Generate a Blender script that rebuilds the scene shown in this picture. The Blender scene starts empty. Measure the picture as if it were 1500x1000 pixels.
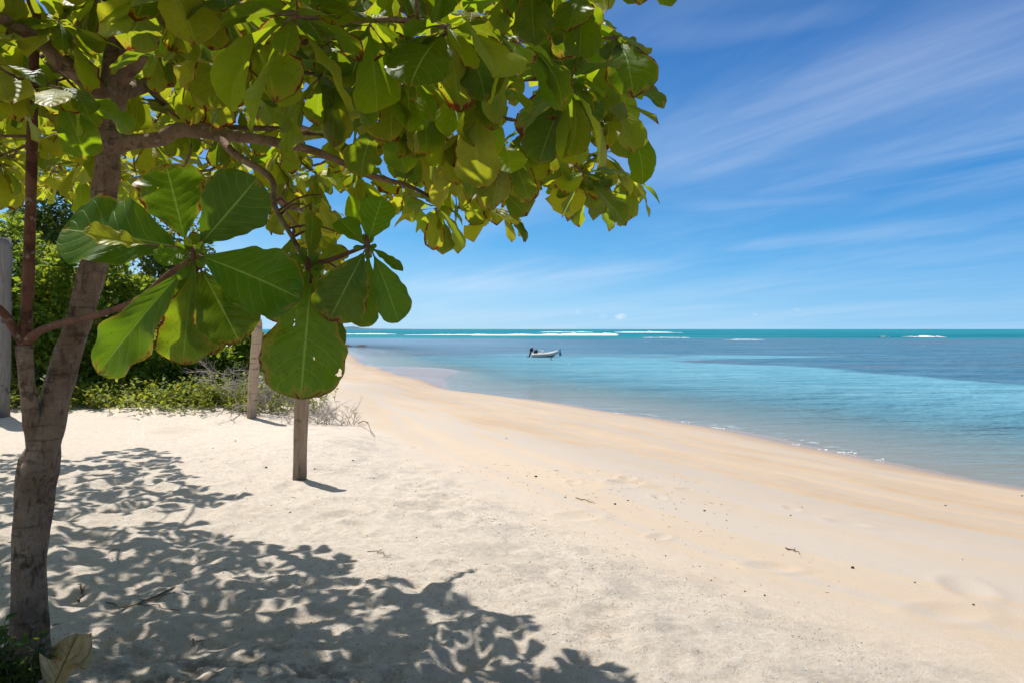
import bpy, math, random
import numpy as np
from mathutils import Vector, Matrix

random.seed(11)
rng = np.random.default_rng(7)
S = bpy.context.scene
COL = S.collection

# ------------------------------------------------------------------ camera
EYE = 1.6            # metres above the dry sand at the foot of the tree
SEA = -1.5           # water level
F = 1000.0           # focal length in photo pixels (24 mm on 36 mm)
PITCH = math.atan(18 / F)
cp, sp = math.cos(PITCH), math.sin(PITCH)

def ray(px, py):
    x, y, z = (px - 750) / F, 1.0, (500 - py) / F
    v = np.array([x, y * cp + z * sp, -y * sp + z * cp])
    return v / v[1]

def P(px, py, d):
    """the point seen at photo pixel (px, py), d metres in front of the camera"""
    return np.array([0, 0, EYE]) + ray(px, py) * d

def proj(p):
    x, y, z = p[0], p[1], p[2] - EYE
    yc, zc = y * cp - z * sp, y * sp + z * cp
    if yc < 0.05:
        return None
    return 750 + F * x / yc, 500 - F * zc / yc

cam = bpy.data.cameras.new('camera'); camo = bpy.data.objects.new('camera', cam); COL.objects.link(camo)
cam.lens = 24; cam.sensor_width = 36; cam.clip_start = 0.05; cam.clip_end = 120000
camo.location = (0, 0, EYE); camo.rotation_euler = (math.pi / 2 - PITCH, 0, 0)
S.camera = camo

SUN = np.array([-0.36, 0.34, 1.0])     # towards the sun
SH = np.array([0.36, -0.34])           # shadow offset on flat ground per metre of height

# ------------------------------------------------------------------ noise
def _hash(ix, iy, seed):
    h = (ix.astype(np.int64) * 374761393 + iy.astype(np.int64) * 668265263 + seed * 1442695041) & 0x7fffffff
    h = ((h ^ (h >> 13)) * 1274126177) & 0x7fffffff
    h = (h ^ (h >> 16)) & 0xffff
    return h / 65535.0

def vnoise(x, y, seed=0):
    ix, iy = np.floor(x), np.floor(y)
    fx, fy = x - ix, y - iy
    fx = fx * fx * (3 - 2 * fx); fy = fy * fy * (3 - 2 * fy)
    a = _hash(ix, iy, seed); b = _hash(ix + 1, iy, seed); c = _hash(ix, iy + 1, seed); d = _hash(ix + 1, iy + 1, seed)
    return (a + (b - a) * fx) * (1 - fy) + (c + (d - c) * fx) * fy

def fbm(x, y, seed=0, oct=4, gain=.5):
    v = 0; a = 1; t = 0
    for o in range(oct):
        v = v + a * (vnoise(x * 2 ** o + 17 * o, y * 2 ** o - 9 * o, seed + o) - .5); t += a; a *= gain
    return v / t * 2

def sstep(a, b, x):
    t = np.clip((x - a) / (b - a), 0, 1)
    return t * t * (3 - 2 * t)

# ------------------------------------------------------------------ the shore line and the ground height
def sea_xy(px, py):
    r = ray(px, py); k = (SEA - EYE) / r[2]
    return r[0] * k, r[1] * k
shore = [(420, -420), (90, -70), (30, -6), (17, 6.5)] + [sea_xy(*q) for q in
         [(1600, 728), (1500, 710), (1375, 690), (1250, 666), (1120, 640), (1000, 618), (900, 601), (800, 587), (720, 577), (650, 567), (600, 556), (570, 547), (545, 535), (522, 521), (512, 513), (500, 508)]] + \
        [(-60, 150), (-220, 190), (-1500, 300), (-5000, 500)]
shore = np.array(shore)

def shore_dist(x, y):
    """metres inland from the water's edge (negative at sea) and metres along the shore"""
    best = np.full(x.shape, 1e18); sgn = np.zeros(x.shape); tt = np.zeros(x.shape); acc = 0.0
    for (ax, ay), (bx, by) in zip(shore[:-1], shore[1:]):
        dx, dy = bx - ax, by - ay; L = math.hypot(dx, dy)
        u = np.clip(((x - ax) * dx + (y - ay) * dy) / (L * L), 0, 1)
        qx, qy = x - ax - u * dx, y - ay - u * dy
        d2 = qx * qx + qy * qy
        m = d2 < best
        best = np.where(m, d2, best)
        cr = dx * (y - ay) - dy * (x - ax)
        sgn = np.where(m, np.sign(cr), sgn)
        tt = np.where(m, acc + u * L, tt); acc += L
    return np.sqrt(best) * np.where(sgn >= 0, 1, -1), tt

prints = []          # foot prints: x, y, heading, size, depth
def add_prints():
    r = random.Random(5)
    for _ in range(260):
        x, y = r.uniform(-5, 4), r.uniform(2.6, 9)
        if x > .6 - .28 * (y - 4.5) and r.random() < .93: continue
        prints.append((x, y, r.uniform(0, 6.28), r.uniform(.09, .16), r.uniform(.012, .034)))
    for (px, py) in [(610, 652), (715, 657), (855, 678), (1005, 694), (1160, 716), (640, 690), (905, 690), (965, 710),
                     (840, 694), (965, 776), (910, 940), (870, 975), (990, 970), (1085, 985)]:
        p = P(px, py, 1); k = EYE / (EYE - p[2]); q = ray(px, py) * k * 1.12
        prints.append((q[0], q[1], r.uniform(0, 3), .075, .016))
add_prints()

def ground_z(x, y, detail=True):
    x = np.asarray(x, float); y = np.asarray(y, float)
    s, t = shore_dist(x, y)
    wob = fbm(x / 5, y / 5, 40, 3) * .35 * np.clip(np.abs(s) / 3 + .35, 0, 1) + (1.1 * fbm(t / 5.5, s * 0 + 3.7, 48, 3) + .5 * fbm(t / 1.6, s / 4, 49, 2)) * np.exp(-(s / 2.2) ** 2)
    s2 = s + wob
    up = 1.54 * (1 - np.exp(-np.power(np.maximum(s2, 0) / 7.6, 1.25)))
    dn = -np.minimum(-.055 * np.minimum(s2, 0), 3.5)
    z = SEA + np.where(s2 >= 0, up, dn)
    # a sand bar just breaking the surface, the low dune under the shrubs, a small scarp in front of the dry twigs
    bx, by = sea_xy(625, 543)
    z = z + .38 * np.exp(-(((x - bx) / 3.8) ** 2 + ((y - by) / 5.5) ** 2)) * (s < 1)
    dune = sstep(11.5, 15.5, y) * sstep(-3.0, -5.2, x) * sstep(60, 30, y)
    z = z + dune * (.22 + .12 * fbm(x / 2.5, y / 2.5, 8, 2))
    z = z + .16 * np.exp(-(((x + 2.9) / 1.0) ** 2 + ((y - 10.6) / 1.6) ** 2))
    # a gentle bank where the trodden sand ends and the swept beach begins
    dry = sstep(11.7, 13.2, s + .5 * fbm(x / 1.5, y / 1.5, 44, 3))
    z = z + .05 * fbm(x / 2.2, y / 2.2, 3, 3) * sstep(12, 14.5, s) + .02 * fbm(x / 6, y / 6, 4, 2) * (s > 0)
    if detail:
        near = sstep(40, 12, np.hypot(x, y)) * dry
        tread = near * (.34 + .8 * sstep(6.5, 4.5, y) * sstep(1.6, -.5, x))
        n1 = fbm(x / .42, y / .30, 21, 3)
        z = z + tread * (.034 * n1 + .030 * np.abs(fbm(x / .17, y / .13, 31, 3)) - .012)
        z = z + near * (.006 + .008 * sstep(6.5, 4.5, y)) * fbm(x / .075, y / .06, 61, 3)
        z = z + sstep(30, 10, np.hypot(x, y)) * .004 * fbm(x / .2, y / .2, 71, 2) * (s > .5)
        for (fx, fy, a, r, dep) in prints:
            m = (np.abs(x - fx) < .5) & (np.abs(y - fy) < .5)
            if not m.any():
                continue
            dx, dy = x[m] - fx, y[m] - fy
            u = (dx * math.cos(a) + dy * math.sin(a)) / (r * 1.7); v = (-dx * math.sin(a) + dy * math.cos(a)) / r
            q = u * u + v * v
            z[m] += dep * (-np.exp(-q * 1.6) + .55 * np.exp(-(np.sqrt(q) - 1.35) ** 2 * 6))
    return z

def gz(x, y):
    return float(ground_z(np.array([x]), np.array([y]))[0])

def on_ground(px, py):
    """where the line of sight through a photo pixel meets the ground"""
    r = ray(px, py); a = 1.0
    d = np.arange(1.0, 140, .02)
    z = ground_z(r[0] * d, r[1] * d, False)
    k = np.argmax(EYE + r[2] * d < z)
    x, y = r[0] * d[k], r[1] * d[k]
    return np.array([x, y, gz(x, y)])

# ------------------------------------------------------------------ mesh building
class MB:
    def __init__(self):
        self.v = []; self.f = []; self.n = 0; self.a = {}; self.m = []; self.sm = []
    def add(self, v, f, mat=0, smooth=True, **att):
        v = np.asarray(v, float).reshape(-1, 3)
        self.v.append(v)
        for q in f:
            self.f.append([i + self.n for i in q]); self.m.append(mat); self.sm.append(smooth)
        for k, val in att.items():
            val = np.asarray(val, float)
            if val.ndim == 1:
                val = np.tile(val, (len(v), 1))
            self.a.setdefault(k, []).append((self.n, val))
        self.n += len(v)
    def build(self, name, mats, parent=None, origin=None):
        me = bpy.data.meshes.new(name)
        V = np.concatenate(self.v) if self.v else np.zeros((0, 3))
        o = bpy.data.objects.new(name, me); COL.objects.link(o)
        if origin is not None:
            V = V - np.asarray(origin, float); o.location = origin
        if parent is not None:
            base = parent
            off = np.array(base.matrix_basis.translation)
            if base.parent is not None:
                off = off + np.array(base.parent.matrix_basis.translation)
            V = V - off
            o.parent = parent
        me.from_pydata(V.tolist(), [], self.f)
        for k, parts in self.a.items():
            at = me.attributes.new(k, 'FLOAT_VECTOR', 'POINT')
            arr = np.zeros((self.n, 3))
            for st, val in parts:
                arr[st:st + len(val)] = val
            at.data.foreach_set('vector', arr.ravel())
        if not isinstance(mats, (list, tuple)):
            mats = [mats]
        for m in mats:
            me.materials.append(m)
        me.polygons.foreach_set('material_index', self.m)
        me.polygons.foreach_set('use_smooth', self.sm)
        me.update()
        return o

def tag(o, label=None, cat=None, group=None, kind=None):
    if label: o['label'] = label
    if cat: o['category'] = cat
    if group: o['group'] = group
    if kind: o['kind'] = kind
    return o

def empty(name, loc, label=None, cat=None, group=None):
    o = bpy.data.objects.new(name, None); COL.objects.link(o); o.location = [float(c) for c in loc]
    o.empty_display_size = .1
    return tag(o, label, cat, group)

def nrm(v):
    v = np.asarray(v, float); return v / (np.linalg.norm(v) + 1e-12)

def tube(mb, pts, rad, sides=8, mat=0, cap=True, rough=0.0, seed=0):
    pts = np.asarray(pts, float); n = len(pts)
    rad = np.broadcast_to(np.asarray(rad, float), (n,))
    tang = np.gradient(pts, axis=0)
    up = np.array([.31, .2, 1.0]) if abs(nrm(pts[-1] - pts[0])[2]) < .85 else np.array([1.0, .1, 0])
    b = nrm(np.cross(nrm(tang[0]), up)); V = []; A = []
    L = 0
    for i in range(n):
        t = nrm(tang[i]); b = nrm(b - t * np.dot(b, t)); c = np.cross(t, b)
        if i: L += np.linalg.norm(pts[i] - pts[i - 1])
        for k in range(sides):
            a = 2 * math.pi * k / sides
            r = rad[i]
            if rough:
                r = r * (1 + rough * (float(vnoise(np.array(math.cos(a) * 1.7 + seed), np.array(L / max(rad[i], .004) * .45 + math.sin(a) * 1.7), seed)) - .5) * 2)
            V.append(pts[i] + (b * math.cos(a) + c * math.sin(a)) * r)
            A.append((k / sides, L, rad[i]))
    Fc = []
    for i in range(n - 1):
        for k in range(sides):
            k2 = (k + 1) % sides
            Fc.append((i * sides + k, i * sides + k2, (i + 1) * sides + k2, (i + 1) * sides + k))
    if cap:
        Fc.append(tuple(range(sides))[::-1]); Fc.append(tuple((n - 1) * sides + k for k in range(sides)))
    mb.add(V, Fc, mat, True, bark=np.array(A))

def spline(pts, n):
    """Catmull-Rom through rows of any width"""
    p = np.asarray(pts, float)
    p = np.vstack([2 * p[0] - p[1], p, 2 * p[-1] - p[-2]])
    m = len(p) - 3; out = []
    for u in np.linspace(0, m, n):
        i = min(int(u), m - 1); t = u - i
        a, b, c, d = p[i], p[i + 1], p[i + 2], p[i + 3]
        out.append(.5 * (2 * b + (c - a) * t + (2 * a - 5 * b + 4 * c - d) * t * t + (3 * b - a - 3 * c + d) * t ** 3))
    return np.array(out)

# ------------------------------------------------------------------ node helpers
class NT:
    def __init__(self, tree):
        self.t = tree; tree.nodes.clear()
    def node(self, typ, props=None, **ins):
        n = self.t.nodes.new(typ)
        for k, v in (props or {}).items():
            setattr(n, k, v)
        for k, v in ins.items():
            self.set(n, k, v)
        return n
    def set(self, n, key, v):
        s = None
        if isinstance(key, int): s = n.inputs[key]
        else:
            for q in n.inputs:
                if q.name.replace(' ', '_') == key and q.enabled: s = q; break
            if s is None: s = n.inputs[key.replace('_', ' ')]
        if isinstance(v, bpy.types.NodeSocket): self.t.links.new(v, s)
        elif isinstance(v, (tuple, list)) and len(v) == 3 and s.type == 'RGBA': s.default_value = (*v, 1)
        else: s.default_value = v
    def m(self, op, a, b=None, c=None, clamp=False):
        n = self.t.nodes.new('ShaderNodeMath'); n.operation = op; n.use_clamp = clamp
        for i, v in enumerate((a, b, c)):
            if v is not None: self.set(n, i, v)
        return n.outputs[0]
    def step(self, a, b, x):
        n = self.t.nodes.new('ShaderNodeMapRange'); n.interpolation_type = 'SMOOTHSTEP'
        self.set(n, 0, x); self.set(n, 1, a); self.set(n, 2, b)
        return n.outputs[0]
    def mix(self, f, a, b, blend='MIX'):
        n = self.t.nodes.new('ShaderNodeMix'); n.data_type = 'RGBA'; n.blend_type = blend; n.clamp_factor = True
        self.set(n, 0, f)
        for i, v in ((6, a), (7, b)):
            self.set(n, i, v)
        return n.outputs[2]
    def noise(self, vec, scale, detail=4, rough=.55, dist=0, dim='3D'):
        n = self.node('ShaderNodeTexNoise', {'noise_dimensions': dim})
        if vec is not None: self.set(n, 'Vector', vec)
        self.set(n, 'Scale', scale); self.set(n, 'Detail', detail); self.set(n, 'Roughness', rough); self.set(n, 'Distortion', dist)
        return n.outputs[0]
    def mapping(self, vec, scale=(1, 1, 1), rot=(0, 0, 0), loc=(0, 0, 0)):
        n = self.node('ShaderNodeMapping')
        self.set(n, 'Vector', vec); n.inputs['Scale'].default_value = scale; n.inputs['Rotation'].default_value = rot; n.inputs['Location'].default_value = loc
        return n.outputs[0]
    def attr(self, name):
        n = self.node('ShaderNodeAttribute'); n.attribute_name = name
        return n
    def sep(self, v):
        n = self.node('ShaderNodeSeparateXYZ'); self.set(n, 0, v); return n.outputs
    def comb(self, x, y, z):
        n = self.node('ShaderNodeCombineXYZ')
        for i, v in enumerate((x, y, z)): self.set(n, i, v)
        return n.outputs[0]
    def vadd(self, a, b):
        n = self.node('ShaderNodeVectorMath', {'operation': 'ADD'}); self.set(n, 0, a); self.set(n, 1, b); return n.outputs[0]
    def bump(self, h, dist=.01, strength=1, normal=None):
        n = self.node('ShaderNodeBump'); self.set(n, 'Height', h); self.set(n, 'Distance', dist); self.set(n, 'Strength', strength)
        if normal is not None: self.set(n, 'Normal', normal)
        return n.outputs[0]
    def pos(self):
        return self.node('ShaderNodeNewGeometry').outputs['Position']
    def out(self, sh):
        o = self.node('ShaderNodeOutputMaterial'); self.t.links.new(sh, o.inputs['Surface'])

def mat(name):
    m = bpy.data.materials.new(name); m.use_nodes = True
    return m, NT(m.node_tree)

def principled(t, color, rough=.8, spec=.3, normal=None, **kw):
    n = t.node('ShaderNodeBsdfPrincipled')
    t.set(n, 'Base_Color', color); t.set(n, 'Roughness', rough); t.set(n, 'Specular_IOR_Level', spec)
    if normal is not None: t.set(n, 'Normal', normal)
    for k, v in kw.items(): t.set(n, k, v)
    return n.outputs[0]

def plain(name, color, rough=.6, spec=.4, var=.25, scale=8.0):
    m, t = mat(name)
    co = t.node('ShaderNodeTexCoord').outputs['Object']
    n = t.noise(co, scale, 5)
    c = t.mix(t.m('MULTIPLY', n, var), color, tuple(c * .35 for c in color))
    t.out(principled(t, c, rough, spec, t.bump(n, .004, .4)))
    return m

# ------------------------------------------------------------------ materials
def leaf_material(name, dark, light, trans, vein, brown_gain=1.0, holes=True, tmix=.42, pairs=8.0):
    """dark/light: the leaf's own greens, trans: light let through; attributes luv = (u -1..1, v 0..1, 0), lrn = (yellowness, brownness, seed)"""
    m, t = mat(name)
    u, v, _ = t.sep(t.attr('luv').outputs['Vector'])
    yl, br, sd = t.sep(t.attr('lrn').outputs['Vector'])
    au = t.m('ABSOLUTE', u)
    off = t.comb(t.m('MULTIPLY', sd, 91.0), t.m('MULTIPLY', sd, 37.0), sd)
    vec = t.vadd(t.comb(t.m('MULTIPLY', u, .6), v, 0), off)
    n1 = t.noise(vec, 3.0, 4)
    n2 = t.noise(vec, 11.0, 4, .6)
    mid = t.step(.045, .012, t.m('MULTIPLY', au, t.m('ADD', .55, t.m('MULTIPLY', v, .75))))
    wv = t.m('ADD', t.m('SUBTRACT', t.m('MULTIPLY', v, pairs), t.m('MULTIPLY', t.m('POWER', au, 1.22), pairs * .26)), t.m('MULTIPLY', n1, .35))
    fr = t.m('FRACT', wv)
    dv = t.m('ABSOLUTE', t.m('SUBTRACT', fr, .5))
    side = t.m('MULTIPLY', t.step(.462, .492, dv), t.step(1.0, .75, au))
    bulge = t.m('MULTIPLY', dv, -1.0)
    net = t.node('ShaderNodeTexVoronoi', {'feature': 'DISTANCE_TO_EDGE'}); t.set(net, 'Vector', vec); t.set(net, 'Scale', 26.0)
    netm = t.step(.06, .0, net.outputs['Distance'])
    g = t.mix(t.step(.25, .75, n1), dark, light)
    g = t.mix(t.m('MULTIPLY', yl, t.step(.3, .8, t.m('ADD', n1, t.m('MULTIPLY', au, .25)))), g, (.30, .27, .03))
    g = t.mix(t.m('MULTIPLY', netm, .25), g, light)
    vm = t.m('MAXIMUM', mid, t.m('MULTIPLY', side, .62))
    g = t.mix(vm, g, vein)
    # rusty margins and spots
    edge = t.m('MAXIMUM', t.m('POWER', au, 3.0), t.step(.72, 1.02, v))
    em = t.m('ADD', t.m('MULTIPLY', edge, .46), t.m('MULTIPLY', t.noise(vec, 3.6, 6, .68), 1.15))
    thr = t.m('SUBTRACT', 1.20, t.m('MULTIPLY', br, .205 * brown_gain))
    rust = t.step(thr, t.m('ADD', thr, .06), em)
    vor = t.node('ShaderNodeTexVoronoi', {'feature': 'F1'}); t.set(vor, 'Vector', vec); t.set(vor, 'Scale', 24.0)
    spot = t.m('MULTIPLY', t.step(.26, .14, vor.outputs['Distance']), t.step(.50, .62, t.m('ADD', n1, t.m('MULTIPLY', br, .15))))
    rust = t.m('MAXIMUM', rust, t.m('MULTIPLY', spot, .8), clamp=True)
    halo = t.step(t.m('SUBTRACT', thr, .14), thr, em)
    rc = t.mix(n2, (.075, .014, .004), (.26, .085, .02))
    gd = t.mix(t.m('MULTIPLY', halo, .6), g, (.25, .20, .03))
    gd = t.mix(rust, gd, rc)
    thick = t.m('ADD', .32, t.m('MULTIPLY', t.step(.15, .75, t.m('FRACT', t.m('MULTIPLY', sd, 57.31))), .68))
    tr = t.mix(yl, t.mix(thick, tuple(c * .12 for c in trans), trans), (.78, .74, .035))
    tr = t.mix(t.m('MULTIPLY', vm, .5), tr, (.50, .58, .12))
    tr = t.mix(t.m('MULTIPLY', netm, .25), tr, tuple(c * .6 for c in trans))
    tr = t.mix(t.m('MULTIPLY', halo, .7), tr, (.65, .42, .04))
    tr = t.mix(rust, tr, (.16, .03, .006))
    nb = t.bump(t.m('ADD', t.m('ADD', t.m('MULTIPLY', bulge, .9), t.m('MULTIPLY', n2, .25)), t.m('MULTIPLY', vm, -.35)), .006, .55)
    p = principled(t, gd, t.m('ADD', .34, t.m('MULTIPLY', n2, .22)), .26, nb)
    tb = t.node('ShaderNodeBsdfTranslucent'); t.set(tb, 'Color', tr)
    ms = t.node('ShaderNodeMixShader'); t.set(ms, 0, tmix)
    t.t.links.new(p, ms.inputs[1]); t.t.links.new(tb.outputs[0], ms.inputs[2])
    sh = ms.outputs[0]
    if holes:
        hn = t.m('ADD', t.noise(t.vadd(vec, (5.1, 2.2, 0)), 4.2, 3, .6), t.m('ADD', t.m('MULTIPLY', t.m('POWER', au, 4.0), .08), t.m('MULTIPLY', br, .06)))
        hm = t.step(.775, .785, hn)
        tp = t.node('ShaderNodeBsdfTransparent')
        mh = t.node('ShaderNodeMixShader'); t.set(mh, 0, hm)
        t.t.links.new(sh, mh.inputs[1]); t.t.links.new(tp.outputs[0], mh.inputs[2])
        sh = mh.outputs[0]
    t.out(sh)
    return m

M_leaf = leaf_material('almond_leaf', (.014, .056, .002), (.046, .112, .003), (.40, .60, .006), (.19, .27, .04), 1.25, tmix=.47)
M_bigleaf = leaf_material('broad_almond_leaf', (.020, .080, .0015), (.058, .130, .002), (.28, .52, .003), (.20, .32, .05), 1.15, True, .33)
M_shrub = leaf_material('shrub_leaf', (.028, .105, .012), (.075, .185, .022), (.40, .56, .03), (.12, .2, .03), .25, False, .42)
M_bright = leaf_material('creeper_leaf', (.06, .135, .012), (.12, .21, .02), (.40, .50, .04), (.16, .24, .05), .3, False, .36)
M_darktree = leaf_material('evergreen_leaf', (.018, .055, .010), (.036, .09, .014), (.15, .26, .02), (.06, .12, .03), .1, False, .25)

def bark_material(name, c1, c2, c3, bump=.012, ring=True):
    m, t = mat(name)
    co = t.node('ShaderNodeTexCoord').outputs['Object']
    ang, L, r = t.sep(t.attr('bark').outputs['Vector'])
    n1 = t.noise(co, 5.0, 6, .6)
    n2 = t.noise(t.mapping(co, (34, 34, 9)), 1.0, 6, .65)
    n3 = t.noise(co, 60.0, 4, .6)
    c = t.mix(t.step(.35, .68, n1), c1, c2)
    c = t.mix(t.m('MULTIPLY', t.step(.52, .66, n2), .75), c, c3)
    lich = t.step(.58, .66, t.noise(co, 16.0, 6, .68))
    c = t.mix(t.m('MULTIPLY', lich, .6), c, (.34, .29, .24))
    c = t.mix(t.m('MULTIPLY', t.step(.56, .64, t.noise(t.vadd(co, (3, 1, 7)), 7.0, 6, .7)), .7), c, tuple(k * .5 for k in c3))
    rings = t.m('MULTIPLY', t.step(.56, .70, t.noise(t.mapping(co, (5, 5, 42)), 1.0, 3)), .8)
    rings = t.m('MULTIPLY', rings, .35)
    c = t.mix(rings, c, tuple(k * .5 for k in c3))
    c = t.mix(t.m('MULTIPLY', t.step(.5, .75, n3), .5), c, tuple(k * .6 for k in c1))
    h = t.m('ADD', t.m('ADD', n2, t.m('MULTIPLY', n3, .5)), t.m('MULTIPLY', rings, -.9))
    t.out(principled(t, c, .85, .2, t.bump(h, bump, 1.0)))
    return m
M_bark = bark_material('trunk_bark', (.205, .137, .094), (.335, .245, .178), (.095, .06, .042), .034)
M_limb = bark_material('limb_bark', (.18, .112, .072), (.28, .19, .13), (.10, .06, .04), .008)
M_shoot = bark_material('young_shoot_bark', (.115, .050, .032), (.165, .078, .05), (.07, .03, .02), .005)
M_dry = bark_material('dry_twig', (.34, .30, .26), (.46, .41, .36), (.22, .18, .15), .003)
M_stem = bark_material('shrub_stem', (.12, .09, .06), (.19, .15, .10), (.06, .045, .03), .004)

def wood_post(name, c1, c2, bands):
    m, t = mat(name)
    co = t.node('ShaderNodeTexCoord').outputs['Object']
    g = t.noise(t.mapping(co, (30, 30, 1.6)), 1.0, 6, .65, .4)
    b = t.noise(t.mapping(co, (3, 3, 26 if bands else 5)), 1.0, 4, .6)
    f = t.noise(co, 90.0, 3)
    c = t.mix(t.step(.3, .7, g), c1, c2)
    c = t.mix(t.m('MULTIPLY', t.step(.56, .66, b), .75), c, tuple(k * .22 for k in c1))
    crack = t.m('MULTIPLY', t.step(.62, .66, g), .8)
    c = t.mix(crack, c, tuple(k * .18 for k in c1))
    z = t.sep(co)[2]
    c = t.mix(t.m('MULTIPLY', t.step(.35, .0, z), .45), c, tuple(k * .35 for k in c1))    # darker towards the foot
    t.out(principled(t, c, .9, .15, t.bump(t.m('ADD', t.m('SUBTRACT', g, t.m('MULTIPLY', crack, .8)), t.m('MULTIPLY', f, .3)), .012, .9)))
    return m
M_post = wood_post('weathered_post_wood', (.27, .19, .125), (.38, .285, .195), False)
M_post_band = wood_post('ringed_post_wood', (.42, .31, .21), (.50, .38, .27), True)
M_post_grey = wood_post('grey_post_wood', (.15, .14, .125), (.24, .225, .205), False)

def sand_material():
    m, t = mat('beach_sand')
    pos = t.pos()
    s, al, near = t.sep(t.attr('shore').outputs['Vector'])
    broad = t.noise(pos, .35, 4)
    wcoord = t.comb(t.m('ADD', t.m('MULTIPLY', s, .50), t.m('MULTIPLY', broad, 1.2)), t.m('MULTIPLY', al, .11), 0)
    st1 = t.noise(wcoord, 1.6, 6, .6, .6)
    st2 = t.noise(t.comb(t.m('MULTIPLY', s, 1.1), t.m('MULTIPLY', al, .10), 3.0), 1.9, 7, .62, .8)
    grain = t.noise(pos, 260.0, 3, .7)
    mid = t.noise(pos, 16.0, 6, .65)
    warp = t.m('ADD', s, t.m('MULTIPLY', t.m('SUBTRACT', broad, .5), 1.6))
    dry = t.step(11.2, 12.8, warp)
    slope_c = t.mix(t.step(.30, .70, t.m('ADD', t.m('MULTIPLY', st1, .55), t.m('MULTIPLY', t.noise(pos, .8, 6, .62), .45))), (.42, .305, .20), (.515, .395, .28))
    slope_c = t.mix(t.m('MULTIPLY', t.step(.44, .60, st2), .75), slope_c, (.40, .355, .315))
    slope_c = t.mix(t.m('MULTIPLY', t.step(.60, .78, t.noise(wcoord, .9, 5, .55, .3)), .7), slope_c, (.58, .49, .40))
    dry_c = t.mix(t.step(.3, .72, mid), (.72, .61, .495), (.85, .76, .655))
    dry_c = t.mix(t.m('MULTIPLY', t.step(.55, .72, t.noise(t.vadd(pos, (7, 3, 0)), .8, 5)), .45), dry_c, (.50, .415, .33))
    cream = t.m('MULTIPLY', t.step(8.6, 10.4, warp), .75)
    slope_c = t.mix(cream, slope_c, t.mix(st1, (.485, .38, .28), (.59, .49, .39)))
    slope_c = t.mix(t.m('MULTIPLY', t.m('MULTIPLY', t.step(7.5, 10.0, warp), t.step(.42, .60, st2)), .6), slope_c, (.46, .415, .37))
    c = t.mix(dry, slope_c, dry_c)
    # dark mineral / debris streak along the foot of the trodden bank
    lane = t.m('MULTIPLY', t.step(11.7, 12.3, warp), t.step(13.6, 12.9, warp))
    c = t.mix(t.m('MULTIPLY', t.m('MULTIPLY', lane, t.step(.45, .66, t.noise(pos, 3.0, 6, .65))), .38), c, (.30, .28, .27))
    # flecks of bark, seed and shell
    vor = t.node('ShaderNodeTexVoronoi', {'feature': 'F1'}); t.set(vor, 'Vector', pos); t.set(vor, 'Scale', 30.0)
    fl = t.m('MULTIPLY', t.step(.16, .10, vor.outputs['Distance']), t.step(.52, .64, t.noise(pos, 1.7, 4, .7)))
    fl = t.m('MULTIPLY', fl, t.m('ADD', t.m('MULTIPLY', dry, .7), .02))
    c = t.mix(fl, c, (.13, .09, .06))
    vor2 = t.node('ShaderNodeTexVoronoi', {'feature': 'F1'}); t.set(vor2, 'Vector', pos); t.set(vor2, 'Scale', 85.0)
    fl2 = t.m('MULTIPLY', t.step(.24, .15, vor2.outputs['Distance']), t.m('MULTIPLY', t.step(.5, .62, t.noise(pos, 5.0, 3, .6)), dry))
    c = t.mix(t.m('MULTIPLY', fl2, .75), c, (.20, .15, .11))
    # dark patchy litter sand at the foot of the tree
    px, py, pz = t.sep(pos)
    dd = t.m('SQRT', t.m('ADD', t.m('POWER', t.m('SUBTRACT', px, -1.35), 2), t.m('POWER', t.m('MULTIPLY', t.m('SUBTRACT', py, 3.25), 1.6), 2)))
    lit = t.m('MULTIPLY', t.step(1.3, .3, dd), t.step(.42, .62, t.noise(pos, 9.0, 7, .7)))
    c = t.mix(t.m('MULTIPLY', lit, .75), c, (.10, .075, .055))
    g2 = t.noise(pos, 75.0, 5, .8)
    c = t.mix(t.m('MULTIPLY', t.step(.50, .30, g2), t.m('ADD', .24, t.m('MULTIPLY', dry, .20))), c, (.30, .225, .16))
    c = t.mix(t.m('MULTIPLY', t.step(.55, .75, g2), .4), c, (.86, .79, .70))
    g3 = t.noise(t.mapping(pos, (22, 40, 22), (0, 0, .5)), 1.0, 4, .75)
    c = t.mix(t.m('MULTIPLY', t.step(.63, .72, g3), t.m('MULTIPLY', dry, .55)), c, (.30, .22, .15))
    c = t.mix(t.m('MULTIPLY', t.m('SUBTRACT', grain, .35), .55), c, t.mix(grain, (.30, .23, .17), (.80, .73, .64)))
    # wet sand by the water
    wn = t.m('ADD', s, t.m('MULTIPLY', t.m('SUBTRACT', t.noise(pos, .5, 4), .5), 1.1))
    wet = t.step(2.7, .7, wn)
    c = t.mix(t.m('MULTIPLY', wet, .70), c, (.33, .225, .145))
    rough = t.m('SUBTRACT', .95, t.m('MULTIPLY', t.step(1.5, .3, wn), .76))
    rip = t.noise(t.mapping(pos, (3.5, 60, 1), (0, 0, .12)), 1.0, 3, .5)
    ripm = t.m('MULTIPLY', t.step(.45, .7, t.noise(pos, .9, 2)), t.m('MULTIPLY', dry, .55))
    h = t.m('ADD', t.m('MULTIPLY', mid, t.m('ADD', .25, t.m('MULTIPLY', dry, 1.5))), t.m('ADD', t.m('MULTIPLY', grain, .28), t.m('MULTIPLY', rip, ripm)))
    h = t.m('ADD', t.m('ADD', h, t.m('MULTIPLY', fl, .8)), t.m('MULTIPLY', g2, t.m('ADD', .3, t.m('MULTIPLY', dry, .9))))
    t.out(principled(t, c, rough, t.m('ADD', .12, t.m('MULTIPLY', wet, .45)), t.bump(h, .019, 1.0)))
    return m
M_sand = sand_material()

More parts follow.
